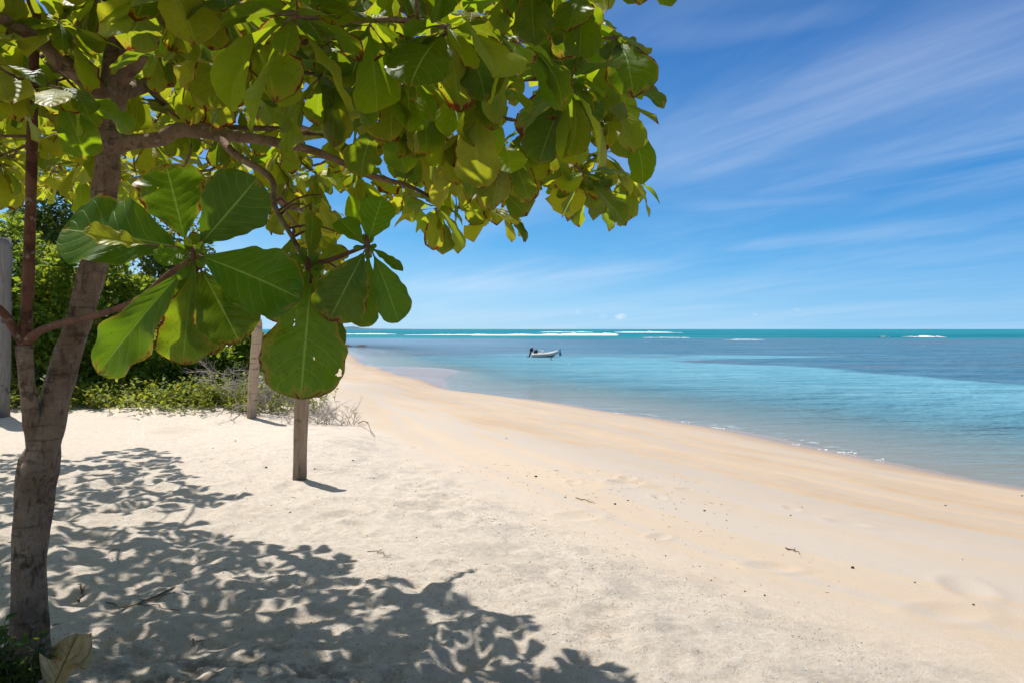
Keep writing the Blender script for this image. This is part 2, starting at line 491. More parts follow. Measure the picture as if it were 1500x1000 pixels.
def water_material():
    m, t = mat('sea_water')
    pos = t.pos()
    dep, reef, surf = t.sep(t.attr('sea').outputs['Vector'])
    px, py, pz = t.sep(pos)
    n_big = t.noise(t.mapping(pos, (.10, .05, 1)), 1.0, 5, .6)
    n_mid = t.noise(t.mapping(pos, (.55, 1.3, 1)), 1.0, 6, .65)
    n_str = t.noise(t.mapping(pos, (.07, .42, 1), (0, 0, .06)), 1.0, 6, .62)
    shal = t.mix(n_mid, (.42, .43, .39), (.25, .43, .48))
    turq = t.mix(t.step(.3, .7, t.m('ADD', t.m('MULTIPLY', n_mid, .5), t.m('MULTIPLY', n_str, .5))), (.10, .30, .42), (.19, .42, .53))
    c = t.mix(t.step(-.15, .50, t.m('ADD', dep, t.m('MULTIPLY', t.m('SUBTRACT', n_big, .5), .5))), shal, turq)
    reef_c = t.mix(t.step(.32, .68, t.m('ADD', t.m('MULTIPLY', n_mid, .5), t.m('MULTIPLY', n_str, .5))), (.020, .105, .19), (.095, .20, .31))
    reef_c = t.mix(t.step(30.0, -20.0, px), reef_c, (.15, .25, .37))
    reef_c = t.mix(t.m('MULTIPLY', t.step(.48, .68, t.noise(t.mapping(pos, (.06, .10, 1), (0, 0, 0), (4, 1, 0)), 1.0, 6, .68)), .6), reef_c, (.13, .125, .165))
    rm = t.step(.25, .78, t.m('ADD', t.m('ADD', reef, t.m('MULTIPLY', t.m('SUBTRACT', n_big, .5), .6)), t.m('MULTIPLY', t.m('SUBTRACT', n_str, .5), .9)))
    c = t.mix(t.m('MULTIPLY', rm, .85), c, reef_c)
    deep = t.mix(t.step(.3, .7, t.noise(t.mapping(pos, (.004, .012, 1)), 1.0, 6, .65)), (.0, .125, .19), (.02, .25, .30))
    c = t.mix(t.step(205, 250, t.m('ADD', py, t.m('ADD', t.m('MULTIPLY', t.m('SUBTRACT', n_big, .5), 40.0), t.m('MULTIPLY', t.m('SUBTRACT', t.noise(t.mapping(pos, (.012, .03, 1)), 1.0, 4, .6), .5), 120.0)))), c, deep)
    lace = t.noise(t.mapping(pos, (3.0, 6.0, 1)), 1.0, 6, .7)
    l1 = t.m('MULTIPLY', t.m('MULTIPLY', t.step(-.004, .012, dep), t.step(.065, .020, dep)), t.step(.53, .63, lace))
    l2 = t.m('MULTIPLY', t.m('MULTIPLY', t.step(.13, .17, dep), t.step(.23, .18, dep)), t.step(.57, .66, lace))
    lace = t.m('MAXIMUM', t.m('MULTIPLY', l1, t.step(.42, .58, n_big)), t.m('MULTIPLY', l2, .6))
    lace = t.m('MULTIPLY', lace, .65)
    c = t.mix(lace, c, (.80, .83, .83))
    # wind ripples of several sizes; larger ones further out
    w1 = t.noise(t.mapping(pos, (1.6, 4.2, 1), (0, 0, .25)), 1.0, 4, .6)
    w2 = t.noise(t.mapping(pos, (.32, .95, 1), (0, 0, -.15)), 1.0, 4, .6)
    w3 = t.noise(t.mapping(pos, (.05, .16, 1), (0, 0, .1)), 1.0, 3, .55)
    h = t.m('ADD', t.m('MULTIPLY', w1, .24), t.m('ADD', t.m('MULTIPLY', w2, 1.3), t.m('MULTIPLY', w3, 2.6)))
    # ripples flatten out in the last centimetres of water
    nb = t.bump(h, 1.0, t.m('ADD', .12, t.m('MULTIPLY', t.step(-.02, .4, dep), .88)))
    d = t.node('ShaderNodeBsdfDiffuse'); t.set(d, 'Color', c); t.set(d, 'Normal', nb)
    g = t.node('ShaderNodeBsdfGlossy'); t.set(g, 'Roughness', .08); t.set(g, 'Color', (1, 1, 1)); t.set(g, 'Normal', nb)
    tr = t.node('ShaderNodeBsdfTransparent'); t.set(tr, 'Color', (.86, .95, .96))
    cov = t.m('SUBTRACT', 1.0, t.m('POWER', 2.718, t.m('MULTIPLY', t.m('MAXIMUM', dep, 0.0), -1.9)))
    a = t.node('ShaderNodeMixShader'); t.set(a, 0, t.m('MAXIMUM', t.m('ADD', t.m('MULTIPLY', cov, .97), .03), lace))
    t.t.links.new(tr.outputs[0], a.inputs[1]); t.t.links.new(d.outputs[0], a.inputs[2])
    fr = t.node('ShaderNodeFresnel'); t.set(fr, 'IOR', 1.33); t.set(fr, 'Normal', nb)
    fz = t.m('MINIMUM', t.m('MULTIPLY', fr.outputs[0], .42), .5)
    b = t.node('ShaderNodeMixShader'); t.set(b, 0, fz)
    t.t.links.new(a.outputs[0], b.inputs[1]); t.t.links.new(g.outputs[0], b.inputs[2])
    t.out(b.outputs[0])
    return m
M_water = water_material()

def foam_material():
    m, t = mat('sea_foam')
    pos = t.pos()
    n = t.noise(t.mapping(pos, (1, 1, 2)), 2.2, 6, .7)
    t.out(principled(t, t.mix(n, (.62, .70, .74), (.86, .88, .88)), .8, .2, t.bump(n, .2, .8)))
    return m
M_foam = foam_material()
M_rock = plain('dark_reef_rock', (.075, .068, .055), .85, .2, .6, 3.0)
M_hill = plain('hazy_far_hill', (.10, .17, .20), .95, .05, .4, .01)  # distance haze is put into this bluish colour

# ------------------------------------------------------------------ world and sun
w = bpy.data.worlds.new('World'); S.world = w; w.use_nodes = True
t = NT(w.node_tree)
el = math.asin(nrm(SUN)[2]); az = math.atan2(SUN[0], SUN[1])
sky = t.node('ShaderNodeTexSky', {'sky_type': 'NISHITA', 'sun_disc': False, 'sun_elevation': el, 'sun_rotation': az,
                                  'air_density': 1.0, 'dust_density': .35, 'ozone_density': 2.6, 'altitude': 0})
hsv = t.node('ShaderNodeHueSaturation'); t.set(hsv, 'Saturation', 1.15); t.set(hsv, 'Color', sky.outputs[0])
dirv = t.node('ShaderNodeTexCoord').outputs['Generated']
dx, dy, dz = t.sep(dirv)
zz = t.m('ADD', t.m('MAXIMUM', dz, 0.0), .06)
q = t.comb(t.m('DIVIDE', dx, zz), t.m('DIVIDE', dy, zz), 0)
rot = t.mapping(q, (1, 1, 1), (0, 0, math.radians(-26)))
ramp = t.node('ShaderNodeValToRGB'); t.set(ramp, 0, t.m('ADD', dz, t.m('MULTIPLY', dx, .10)))
cr = ramp.color_ramp
stops = [(0.0, (.36, .65, .91)), (.045, (.26, .58, .90)), (.12, (.085, .40, .80)), (.22, (.028, .26, .66)), (.40, (.010, .15, .49)), (.62, (.10, .17, .29)), (.9, (.13, .165, .21))]
while len(cr.elements) < len(stops): cr.elements.new(.5)
for e_, (p_, c_) in zip(cr.elements, stops): e_.position = p_; e_.color = (*[k * 10 for k in c_], 1)
skyc = t.mix(.85, hsv.outputs[0], ramp.outputs[0])
sd_ = t.node('ShaderNodeVectorMath', {'operation': 'DOT_PRODUCT'}); t.set(sd_, 0, dirv); sd_.inputs[1].default_value = tuple(nrm(SUN))
aur = t.m('POWER', t.m('MAXIMUM', sd_.outputs['Value'], 0.0), 7.0)
skyc = t.mix(t.m('MULTIPLY', aur, .5), skyc, (11.5, 11.0, 10.0))
c1 = t.noise(t.mapping(rot, (1.1, .20, 1), (0, 0, 0), (1.3, 0, 0)), 1.0, 12, .64, 1.6)
c2 = t.noise(t.mapping(rot, (.30, .09, 1), (0, 0, 0), (.2, .6, 0)), 1.0, 4, .5, .5)
cir = t.m('MULTIPLY', t.step(.36, .84, c1), t.step(.36, .70, c2))
cir = t.m('MULTIPLY', t.m('MULTIPLY', cir, t.step(.02, .12, dz)), .30)
# a few long bands of ice cloud
def qp(px, py):
    v = nrm(ray(px, py)); k = max(v[2], 0) + .06
    return np.array([v[0] / k, v[1] / k])
bw = t.noise(t.mapping(rot, (.8, .25, 1)), 1.0, 6, .6)
qx, qy, _ = t.sep(q)
for (a_, b_, wd, amp, l0, l1) in [((960, 235), (1450, 60), .50, .34, -.6, .6), ((1040, 300), (1230, 292), .3, .20, -.6, .6), ((1120, 360), (1340, 335), .5, .22, -.5, .6), ((980, 60), (1250, 20), .16, .16, -.3, .3), ((640, 420), (900, 395), .9, .34, -.5, .5)]:
    A_, B_ = qp(*a_), qp(*b_); T_ = (B_ - A_); LL = np.linalg.norm(T_); T_ = T_ / LL; N_ = np.array([-T_[1], T_[0]])
    ex = t.m('ADD', t.m('ADD', t.m('MULTIPLY', qx, float(N_[0])), t.m('MULTIPLY', qy, float(N_[1]))), float(-N_ @ A_))
    ex = t.m('ADD', ex, t.m('MULTIPLY', t.m('SUBTRACT', bw, .5), wd * 2.6))
    al_ = t.m('DIVIDE', t.m('ADD', t.m('ADD', t.m('MULTIPLY', qx, float(T_[0])), t.m('MULTIPLY', qy, float(T_[1]))), float(-T_ @ A_)), float(LL))
    g_ = t.m('MULTIPLY', t.step(wd, 0.0, t.m('ABSOLUTE', ex)), t.m('MULTIPLY', t.step(l0, .1, al_), t.step(1 + l1, .8, al_)))
    cir = t.m('MAXIMUM', cir, t.m('MULTIPLY', t.m('MULTIPLY', g_, t.step(.10, .92, c1)), amp))
veil = t.m('MULTIPLY', t.step(.35, .7, t.noise(t.mapping(rot, (.6, .2, 1)), 1.0, 6, .6, .5)), .15)
# small fair-weather puffs low over the sea
pn = t.noise(t.mapping(dirv, (52, 52, 70)), 1.0, 5, .6)
puff = 0.0
for (ppx, ppy, pr) in [(845, 456, .011), (910, 464, .013), (884, 463, .009), (1170, 458, .017), (1105, 460, .007)]:
    c = nrm(ray(ppx, ppy))
    dd = t.node('ShaderNodeVectorMath', {'operation': 'DISTANCE'})
    t.set(dd, 0, t.comb(dx, dy, t.m('MULTIPLY', dz, 1.9))); dd.inputs[1].default_value = (c[0], c[1], c[2] * 1.9)
    puff = t.m('MAXIMUM', puff, t.step(pr, pr * .15, dd.outputs['Value']))
puff = t.m('MULTIPLY', puff, t.step(.42, .66, pn))
cl = t.m('MAXIMUM', t.m('ADD', cir, veil), t.m('MULTIPLY', puff, .7), clamp=True)
colr = t.mix(cl, skyc, (7.4, 8.1, 9.3))
bg = t.node('ShaderNodeBackground'); t.set(bg, 'Color', colr); t.set(bg, 'Strength', .091)
wo = t.node('ShaderNodeOutputWorld'); t.t.links.new(bg.outputs[0], wo.inputs[0])

sl = bpy.data.lights.new('sun', 'SUN'); sl.energy = 4.9; sl.angle = math.radians(.53); sl.color = (1.0, .955, .89)
so = bpy.data.objects.new('sun', sl); COL.objects.link(so)
so.rotation_euler = Vector(SUN).to_track_quat('Z', 'Y').to_euler(); so.location = (-20, 20, 60)

# ------------------------------------------------------------------ ground sheet
def axis(lo, hi, step, far_lo, far_hi, g):
    c = list(np.arange(lo, hi + 1e-6, step))
    a, st = hi, step
    while a < far_hi:
        st *= g; a += st; c.append(a)
    b, st, pre = lo, step, []
    while b > far_lo:
        st *= g; b -= st; pre.append(b)
    return np.array(pre[::-1] + c)
xs = axis(-4.2, 3.2, .024, -4000, 2500, 1.045)
ys = axis(2.6, 8.2, .024, -900, 4000, 1.04)
GX, GY = np.meshgrid(xs, ys)
GZ = ground_z(GX.ravel().copy(), GY.ravel().copy())
s_, t_ = shore_dist(GX.ravel(), GY.ravel())
nx, ny = len(xs), len(ys)
idx = np.arange(nx * ny).reshape(ny, nx)
faces = np.stack([idx[:-1, :-1], idx[:-1, 1:], idx[1:, 1:], idx[1:, :-1]], -1).reshape(-1, 4)
def grid_object(name, V, faces, material, attname, att):
    me = bpy.data.meshes.new(name); o = bpy.data.objects.new(name, me); COL.objects.link(o)
    me.vertices.add(len(V)); me.vertices.foreach_set('co', V.ravel())
    me.loops.add(faces.size); me.loops.foreach_set('vertex_index', faces.ravel())
    me.polygons.add(len(faces)); me.polygons.foreach_set('loop_start', np.arange(0, faces.size, 4))
    me.polygons.foreach_set('loop_total', np.full(len(faces), 4))
    me.polygons.foreach_set('use_smooth', np.ones(len(faces), bool))
    at = me.attributes.new(attname, 'FLOAT_VECTOR', 'POINT'); at.data.foreach_set('vector', att.ravel())
    me.materials.append(material); me.update(calc_edges=True); me.validate()
    return o
go = grid_object('sand', np.stack([GX.ravel(), GY.ravel(), GZ], -1), faces, M_sand, 'shore', np.stack([s_, t_, np.hypot(GX.ravel(), GY.ravel())], -1))
tag(go, kind='structure', label='pale beach sand sloping from the tree down to the water')

# ------------------------------------------------------------------ sea sheet
ys_ = np.concatenate([np.linspace(-60, 8, 30), np.geomspace(8.2, 40000, 420)])
ts_ = np.linspace(-1, 1, 330)
rows = []
for yy in ys_:
    half = max(yy, 14) * 1.25 + 2
    rows.append(np.stack([ts_ * half + .35 * max(min(yy, 60), 10), np.full_like(ts_, yy)], -1))
WXY = np.concatenate(rows)
wx, wy = WXY[:, 0], WXY[:, 1]
wz = np.full(len(wx), SEA)
gzz = ground_z(wx.copy(), wy.copy(), False)
sea_s, _ = shore_dist(wx, wy)
depth = SEA - gzz + .02 * fbm(wx / .9, wy / .9, 90, 3)
# small swell and a swash lip at the edge
wz = wz + .012 * fbm(wx / 2.2, wy / .8, 95, 2) * sstep(0, .6, depth)
nz = fbm(wx / 26, wy / 14, 51, 4)
reef = sstep(66, 96, wy + 26 * nz + np.clip(wx, -30, 60) * .10) * sstep(265, 215, wy)
# dark weed bed to the right: lies beyond one slanting edge and short of another
ex1, ey1 = sea_xy(1040, 532); ex2, ey2 = sea_xy(1500, 566)
u1 = np.array([ex2 - ex1, ey2 - ey1]); u1 /= np.linalg.norm(u1)
e1 = u1[0] * (wy - ey1) - u1[1] * (wx - ex1)           # metres beyond the near edge
fx1, fy1 = sea_xy(1040, 527); fx2, fy2 = sea_xy(1420, 515)
u2 = np.array([fx2 - fx1, fy2 - fy1]); u2 /= np.linalg.norm(u2)
e2 = -(u2[0] * (wy - fy1) - u2[1] * (wx - fx1))        # metres short of the far edge
patch = sstep(-2, 3, e1 + 6 * nz) * sstep(-3, 5, e2 + 8 * nz)
patch = np.maximum(patch, sstep(60, 90, wx + 12 * nz) * sstep(30, 45, wy))
reef = np.clip(np.maximum(reef, patch * .95), 0, 1)
nxw, nyw = len(ts_), len(ys_)
idw = np.arange(nxw * nyw).reshape(nyw, nxw)
fw = np.stack([idw[:-1, :-1], idw[:-1, 1:], idw[1:, 1:], idw[1:, :-1]], -1).reshape(-1, 4)
dm = depth[fw].max(1)
fw = fw[dm > -.10]
wo_ = grid_object('sea_water', np.stack([wx, wy, wz], -1), fw, M_water, 'sea', np.stack([depth, reef, sea_s], -1))
tag(wo_, kind='structure', label='turquoise sea with dark reef beds')

# breaking waves on the reef
def breaker(x0px, x1px, ypx, hgt, seed, label=None):
    r = random.Random(seed); mb = MB()
    n = 60; pts = []
    for i in range(n):
        u = i / (n - 1); px = x0px + (x1px - x0px) * u
        x, y = sea_xy(px, ypx)
        y += 4 * float(fbm(np.array(u * 5.0), np.array(seed * 3.1), seed, 3))
        env = math.sin(math.pi * u) ** .35 * (.45 + .75 * float(vnoise(np.array(u * 9.0), np.array(1.7 * seed), seed)))
        pts.append((x, y, hgt * .6 * env))
    prof = [(-3.2, .0), (-2.0, .18), (-1.0, .55), (-.3, .95), (.35, 1.0), (1.0, .55), (2.0, -.02)]
    V = []
    for (x, y, h) in pts:
        for k, (a, b) in enumerate(prof):
            j = .35 * r.uniform(-1, 1)
            V.append((x + j, y + a * hgt * 2.2 + j, SEA - .05 + max(h, .02) * b * (1 + .25 * r.uniform(-1, 1)) + .02))
    m_ = len(prof)
    Fc = [(i * m_ + k, i * m_ + k + 1, (i + 1) * m_ + k + 1, (i + 1) * m_ + k) for i in range(n - 1) for k in range(m_ - 1)]
    mb.add(V, Fc)
    return tag(mb.build('breaking_wave', M_foam), label, kind='stuff')
for args in [(592, 760, 490.6, .75, 1), (690, 905, 491.2, 1.15, 2), (820, 905, 490.2, 1.7, 3), (790, 870, 486.6, .9, 4), (900, 985, 486.8, 1.0, 5),
             (905, 1000, 487.2, .6, 6), (1342, 1374, 493.6, 1.0, 7), (1060, 1118, 497.4, .3, 8), (940, 1010, 494.5, .3, 9), (500, 580, 489.5, .7, 10),
             (1325, 1338, 493.4, .6, 11), (948, 953, 485.6, 1.2, 12), (1290, 1300, 493.2, .5, 13)]:
    breaker(*args, label='white crest of a wave breaking on the reef')

# lace of foam left along the water's edge
mb = MB(); r_ = random.Random(3)
for k in range(1, 60):
    pass
edge_px = [(908, 606, 14), (1052, 629, 16), (1165, 653, 14), (1240, 662.5, 26), (1005, 617, 12), (1205, 660, 14), (1290, 673, 10)]
for (px, py, ln) in edge_px:
    for j in range(int(ln * .7)):
        qx, qy = sea_xy(px + r_.uniform(-ln, ln) * .6, py + r_.gauss(0, .9))
        z = max(SEA, gz(qx, qy)) + .006
        a, b = r_.uniform(.01, .045), r_.uniform(.008, .02)
        n = 8; ph = r_.uniform(0, 6)
        V = [(qx, qy, z + .012)] + [(qx + a * math.cos(6.283 * i / n) * r_.uniform(.6, 1.2), qy + b * math.sin(6.283 * i / n) * r_.uniform(.6, 1.2), z - .004) for i in range(n)]
        mb.add(V, [(0, 1 + i, 1 + (i + 1) % n) for i in range(n)])
tag(mb.build('shore_foam', M_foam), 'thin white foam left along the edge of the water', kind='stuff')

# far headland
mb = MB()
hp = [(470, 0), (500, 62), (515, 95), (523, 80), (530, 40), (545, 22), (575, 14), (620, 7), (660, 0)]
D = 9000.0
V = []
HP = spline([(a, b, 0) for a, b in hp], 60)
for i, (px, hh, _) in enumerate(HP):
    x = (px - 750) / F * D
    hh = max(hh, 0) * (.34 + .10 * vnoise(np.array(i * .7), np.array(.3), 4)) * 1.0
    V += [(x, D - 400, SEA - 1), (x, D - 120, SEA + hh * .7), (x, D, SEA + hh), (x, D + 300, SEA - 1)]
Fc = [(i * 4 + k, i * 4 + k + 1, i * 4 + k + 5, i * 4 + k + 4) for i in range(len(HP) - 1) for k in range(3)]
mb.add(V, Fc)
tag(mb.build('hills', M_hill), 'faint far headland on the horizon', kind='structure')

# ------------------------------------------------------------------ leaves
WV = np.array([0, .05, .12, .25, .4, .55, .68, .78, .87, .94, .98, 1.0])
WW = np.array([.035, .06, .15, .40, .68, .89, 1.0, .985, .86, .60, .33, .06])

WB = np.array([.06, .13, .27, .55, .80, .95, 1.0, .97, .84, .58, .34, .06])

def leaf(mb, base, d, nor, L, half, bend=.5, fold=.25, wave=.05, rn=(.1, .2, .5), nu=6, nv=9, pet=.0, seed=0, stem_mat=1, asym=0.0, twist=0.0, wide=False):
    d = nrm(d); nor = np.asarray(nor, float); nor = nrm(nor - d * np.dot(nor, d)); b = np.cross(d, nor)
    base = np.asarray(base, float)
    if pet > 0:
        pb = base + d * pet
        tube(mb, [base, base + d * pet * .5 - nor * pet * .03, pb], [.0035 * L / .25, .003 * L / .25, .0032 * L / .25], 5, stem_mat, False)
        base = pb
    vs = np.linspace(0, 1, nv + 1) ** .92
    us = np.linspace(-1, 1, nu + 1)
    th = bend * (vs - .0) ** 1.2
    dv = np.diff(vs, prepend=0)
    px = np.cumsum(np.cos(th) * dv) * L; pz = -np.cumsum(np.sin(th) * dv) * L
    wv = np.interp(vs, WV, WB if wide else WW)
    ph = seed * 7.13
    wl = wv * half * (1 + .045 * np.sin(vs * 17 + ph) + .035 * np.sin(vs * 31 + ph * 2.1))
    wr = wv * half * (1 + .045 * np.sin(vs * 15 + ph * 1.7) + .035 * np.sin(vs * 29 + ph * .6)) * (1 + asym)
    U, Vv = np.meshgrid(us, vs)
    Wd = np.where(U < 0, wl[:, None], wr[:, None])
    au = np.abs(U)
    lift = fold * au * Wd * (1 - .35 * au) + wave * half * au ** 1.6 * (np.sin(Vv * 13 + ph + np.sign(U) * 1.3) + .6 * np.sin(Vv * 23 + ph * 1.9 + U)) * np.clip(wv, .2, 1)[:, None]
    lift = lift + .018 * half * np.cos((Vv * 8.0 - au ** 1.22 * 2.1) * 6.283) * (au * (1 - au) * 4)
    tw = twist * Vv
    off = U * Wd * np.sqrt(np.maximum(1 - (fold * .6) ** 2, .3))
    ob = off * np.cos(tw) ; on = lift + off * np.sin(tw)
    ct, st = np.cos(th)[:, None], np.sin(th)[:, None]
    X = px[:, None] + st * on; Z = pz[:, None] + ct * on
    V = base + X[..., None] * d + ob[..., None] * b + Z[..., None] * nor
    n1 = nu + 1
    Fc = [(i * n1 + k, i * n1 + k + 1, (i + 1) * n1 + k + 1, (i + 1) * n1 + k) for i in range(nv) for k in range(nu)]
    luv = np.stack([U.ravel(), Vv.ravel(), np.zeros(U.size)], -1)
    mb.add(V.reshape(-1, 3), Fc, 0, True, luv=luv, lrn=np.array(rn))

def rosette(mb, c, R, n=9, size=.24, axis_dir=(0, 0, 1), droop=(10, 75), yellow=.3, brown=.4, nu=6, nv=8):
    ax = nrm(axis_dir)
    e1 = nrm(np.cross(ax, (.3, .9, .1))); e2 = np.cross(ax, e1)
    ph = R.uniform(0, 6.28)
    for k in range(n):
        a = ph + k * 2.39996 + R.uniform(-.25, .25)
        f = k / max(n - 1, 1)                     # 0: oldest, lowest; 1: youngest, inner
        dr = math.radians(R.uniform(droop[0], droop[1]) * (1 - .75 * f))
        out = e1 * math.cos(a) + e2 * math.sin(a)
        d = out * math.cos(dr) - np.array([0, 0, 1.0]) * math.sin(dr) + ax * .15 * f
        nor = np.array([0, 0, 1.0]) * math.cos(dr) + out * math.sin(dr) + np.array([R.uniform(-.3, .3), R.uniform(-.3, .3), 0])
        L = size * R.choice([.55, .75, .85, .95, 1.05, 1.2]) * R.uniform(.92, 1.08) * (1 - .35 * f * f)
        yl = min(1, max(0, R.gauss(yellow, .25))); br = min(1.3, max(0, R.gauss(brown, .35)))
        leaf(mb, np.asarray(c) + ax * .03 * f - ax * .02, d, nor, L, L * R.uniform(.225, .335), R.uniform(.0, 1.1), R.uniform(.0, .6), R.uniform(.04, .19),
             (yl, br, R.random()), nu, nv, L * R.uniform(.05, .12), R.random() * 10, 1, R.uniform(-.08, .08), R.uniform(-.5, .5))

# ------------------------------------------------------------------ the almond tree
def inside(poly, x, y):
    c = False; j = len(poly) - 1
    for i in range(len(poly)):
        xi, yi = poly[i]; xj, yj = poly[j]
        if (yi > y) != (yj > y) and x < (xj - xi) * (y - yi) / (yj - yi) + xi:
            c = not c
        j = i
    return c

TD = 3.42                                            # distance of the trunk
foot = on_ground(38, 955)
tree = empty('almond_tree', foot, 'leaning beach almond tree with broad rust edged leaves over the sand', 'tree')
def PP(rows):                                        # (px, py, depth, width in px) -> x, y, z, radius
    out = []
    for (a, b, d, wpx) in rows:
        p = P(a, b, d); out.append((*p, wpx / F * d / 2))
    return out
limbs = {}
def limb(name, rows, n, sides, material, rough=.12, mb=None, seed=1):
    k = spline(PP(rows), n)
    limbs[name + str(len(limbs))] = k
    m_ = mb or MB()
    tube(m_, k[:, :3], np.maximum(k[:, 3], .002), sides, 0, True, rough, seed)
    return m_
mb = limb('trunk', [(32, 1010, TD, 92), (36, 968, TD, 68), (39, 930, TD, 56), (41, 890, TD, 51), (43, 830, TD, 49), (48, 760, TD, 46), (50, 712, TD, 49), (57, 682, TD, 50), (70, 640, TD, 38),
                    (86, 565, TD + .03, 36), (112, 480, TD + .05, 35), (132, 410, TD + .06, 33), (151, 300, TD + .05, 33), (161, 215, TD, 32), (165, 150, TD, 33), (170, 95, TD - .05, 34), (185, 20, TD - .1, 30), (196, -120, TD - .2, 24), (215, -260, TD - .2, 16)], 150, 26, M_bark, .15)
# knots and the scar under the first limb
for (a, b, d, rr) in [(168, 205, TD - .05, 24), (45, 690, TD - .07, 22), (34, 960, TD - .02, 40)]:
    p = P(a, b, d); k = np.array([p - [0, 0, .05], p - [0, 0, .02], p + [0, 0, .01], p + [0, 0, .04], p + [0, 0, .06]])
    tube(mb, k, np.array([.2, .8, 1, .8, .2]) * rr / F * d / 1.7, 12, 0, True, .25, 4)
trunk = mb.build('trunk', M_bark, tree)
limb('limb', [(163, 215, TD, 30), (195, 209, TD - .02, 22), (235, 204, TD - .05, 23), (262, 191, TD - .05, 20), (320, 197, TD, 17), (400, 208, TD + .1, 14), (470, 225, TD + .2, 11), (545, 258, TD + .35, 8.5), (600, 273, TD + .5, 6), (655, 300, TD + .7, 4.5), (735, 318, TD + .75, 3.5)], 60, 12, M_limb).build('limb', M_limb, tree)
limb('limb', [(168, 120, TD, 34), (190, 95, TD - .1, 30), (232, 75, TD - .2, 26), (285, 73, TD - .3, 22), (335, 112, TD - .25, 18), (372, 148, TD - .2, 14), (412, 163, TD - .1, 12), (520, 160, TD - .1, 9), (640, 140, TD - .3, 7), (760, 118, TD - .6, 6), (834, 118, TD - .9, 5)], 60, 12, M_limb).build('limb', M_limb, tree)
limb('limb', [(160, 145, TD, 32), (130, 120, TD - .1, 27), (95, 95, TD - .2, 25), (62, 60, TD - .3, 22), (20, 38, TD - .4, 17), (-60, -10, TD - .5, 13), (-180, -80, TD - .5, 8)], 40, 12, M_limb).build('limb', M_limb, tree)
limb('limb', [(150, 125, TD + .05, 20), (90, 100, TD + .2, 17), (30, 100, TD + .5, 16), (-60, 105, TD + 1.0, 13), (-150, 110, TD + 1.6, 9)], 30, 10, M_limb).build('limb', M_limb, tree)
limb('limb', [(172, 100, TD - .05, 26), (235, 30, TD - .3, 22), (330, -60, TD - .6, 20), (470, -160, TD - 1.0, 16), (640, -260, TD - 1.3, 12), (830, -300, TD - 1.4, 8)], 40, 10, M_limb).build('limb', M_limb, tree)
limb('limb', [(170, 140, TD + .05, 24), (240, 120, TD + .6, 18), (320, 130, TD + 1.4, 14), (420, 180, TD + 2.2, 10), (500, 205, TD + 2.8, 7)], 40, 10, M_limb).build('limb', M_limb, tree)
limb('limb', [(158, 150, TD + .05, 14), (120, 190, TD + .8, 9), (128, 200, TD + 1.6, 7), (70, 195, TD + 2.3, 6), (95, 225, TD + 3.6, 4)], 30, 10, M_limb).build('limb', M_limb, tree)
# the limb that drops to the leaf cluster in front
limb('limb', [(318, 199, TD - .02, 12), (340, 222, TD - .15, 12), (362, 238, TD - .3, 11), (384, 250, TD - .45, 10), (400, 268, TD - .6, 9), (402, 300, TD - .75, 8), (418, 330, TD - .9, 7), (436, 362, TD - 1.0, 7), (449, 388, TD - 1.1, 8)], 40, 10, M_limb).build('limb', M_limb, tree)
# young reddish shoots rising from the fork
shoot = MB()
limb('shoot', [(52, 735, TD + .02, 34), (54, 690, TD, 36), (52, 650, TD - .02, 28), (46, 610, TD - .06, 23), (40, 560, TD - .12, 20), (35, 505, TD - .15, 20)], 30, 14, M_bark, .14).build('limb', M_bark, tree)
limb('shoot', [(35, 512, TD - .15, 19), (38, 470, TD - .15, 17), (42, 400, TD - .15, 15), (45, 300, TD - .15, 14), (47, 200, TD - .15, 14), (50, 95, TD - .15, 13), (54, 20, TD - .2, 11)], 40, 12, M_shoot, .08, shoot)
limb('shoot', [(36, 505, TD - .15, 15), (24, 488, TD - .18, 13), (8, 462, TD - .22, 12), (-15, 440, TD - .3, 10), (-60, 400, TD - .4, 8)], 20, 10, M_shoot, .08, shoot)
limb('shoot', [(40, 500, TD - .15, 15), (60, 484, TD - .25, 12), (95, 472, TD - .45, 11), (140, 462, TD - .7, 10), (200, 440, TD - .95, 9), (250, 400, TD - 1.15, 9), (283, 380, TD - 1.28, 10)], 30, 10, M_shoot, .08, shoot)
shoot.build('shoot', M_shoot, tree)

# ---- where the twigs end: points that belong to the crown both as it is seen and as its shadow falls
CAN = [(-700, -1500), (900, -1500), (922, 0), (946, 90), (970, 190), (942, 325), (862, 337), (735, 370), (640, 374), (598, 340), (560, 300), (500, 292), (470, 345), (440, 372), (395, 330), (300, 300), (215, 300), (120, 300), (60, 300), (-700, 320)]
SHA = [(-900, 795), (65, 778), (130, 762), (250, 747), (345, 768), (400, 790), (450, 772), (520, 795), (470, 826), (585, 826), (690, 848), (760, 872), (650, 890), (600, 905), (760, 905), (850, 918), (945, 937), (860, 948), (690, 935), (640, 950), (700, 968), (860, 985), (800, 1004), (1100, 1030), (1400, 3500), (-900, 3500)]
SHB = [(-900, 650), (0, 650), (100, 668), (215, 645), (275, 660), (262, 690), (345, 707), (300, 722), (80, 742), (0, 755), (-900, 765)]
def shadow_px(p):
    g = np.array([p[0] + SH[0] * p[2], p[1] + SH[1] * p[2], 0])
    if g[1] < .5: return None
    return proj(g)
def seen_ok(p):
    for o in ((0, 0, 0), (.13, 0, -.05), (-.1, 0, -.08), (0, 0, -.2), (.05, 0, .1)):
        q = proj(p + np.array(o))
        if q is None: continue
        if not inside(CAN, *q): return False
    return True
def shade_ok(p):
    q = shadow_px(p)
    if q is None: return True
    if q[1] > 1010 or q[0] > 1510: return True
    return inside(SHA, *q) or inside(SHB, *q)
R = random.Random(23)
SUNNY = P(150, 346, TD - 1.45)
ends = []
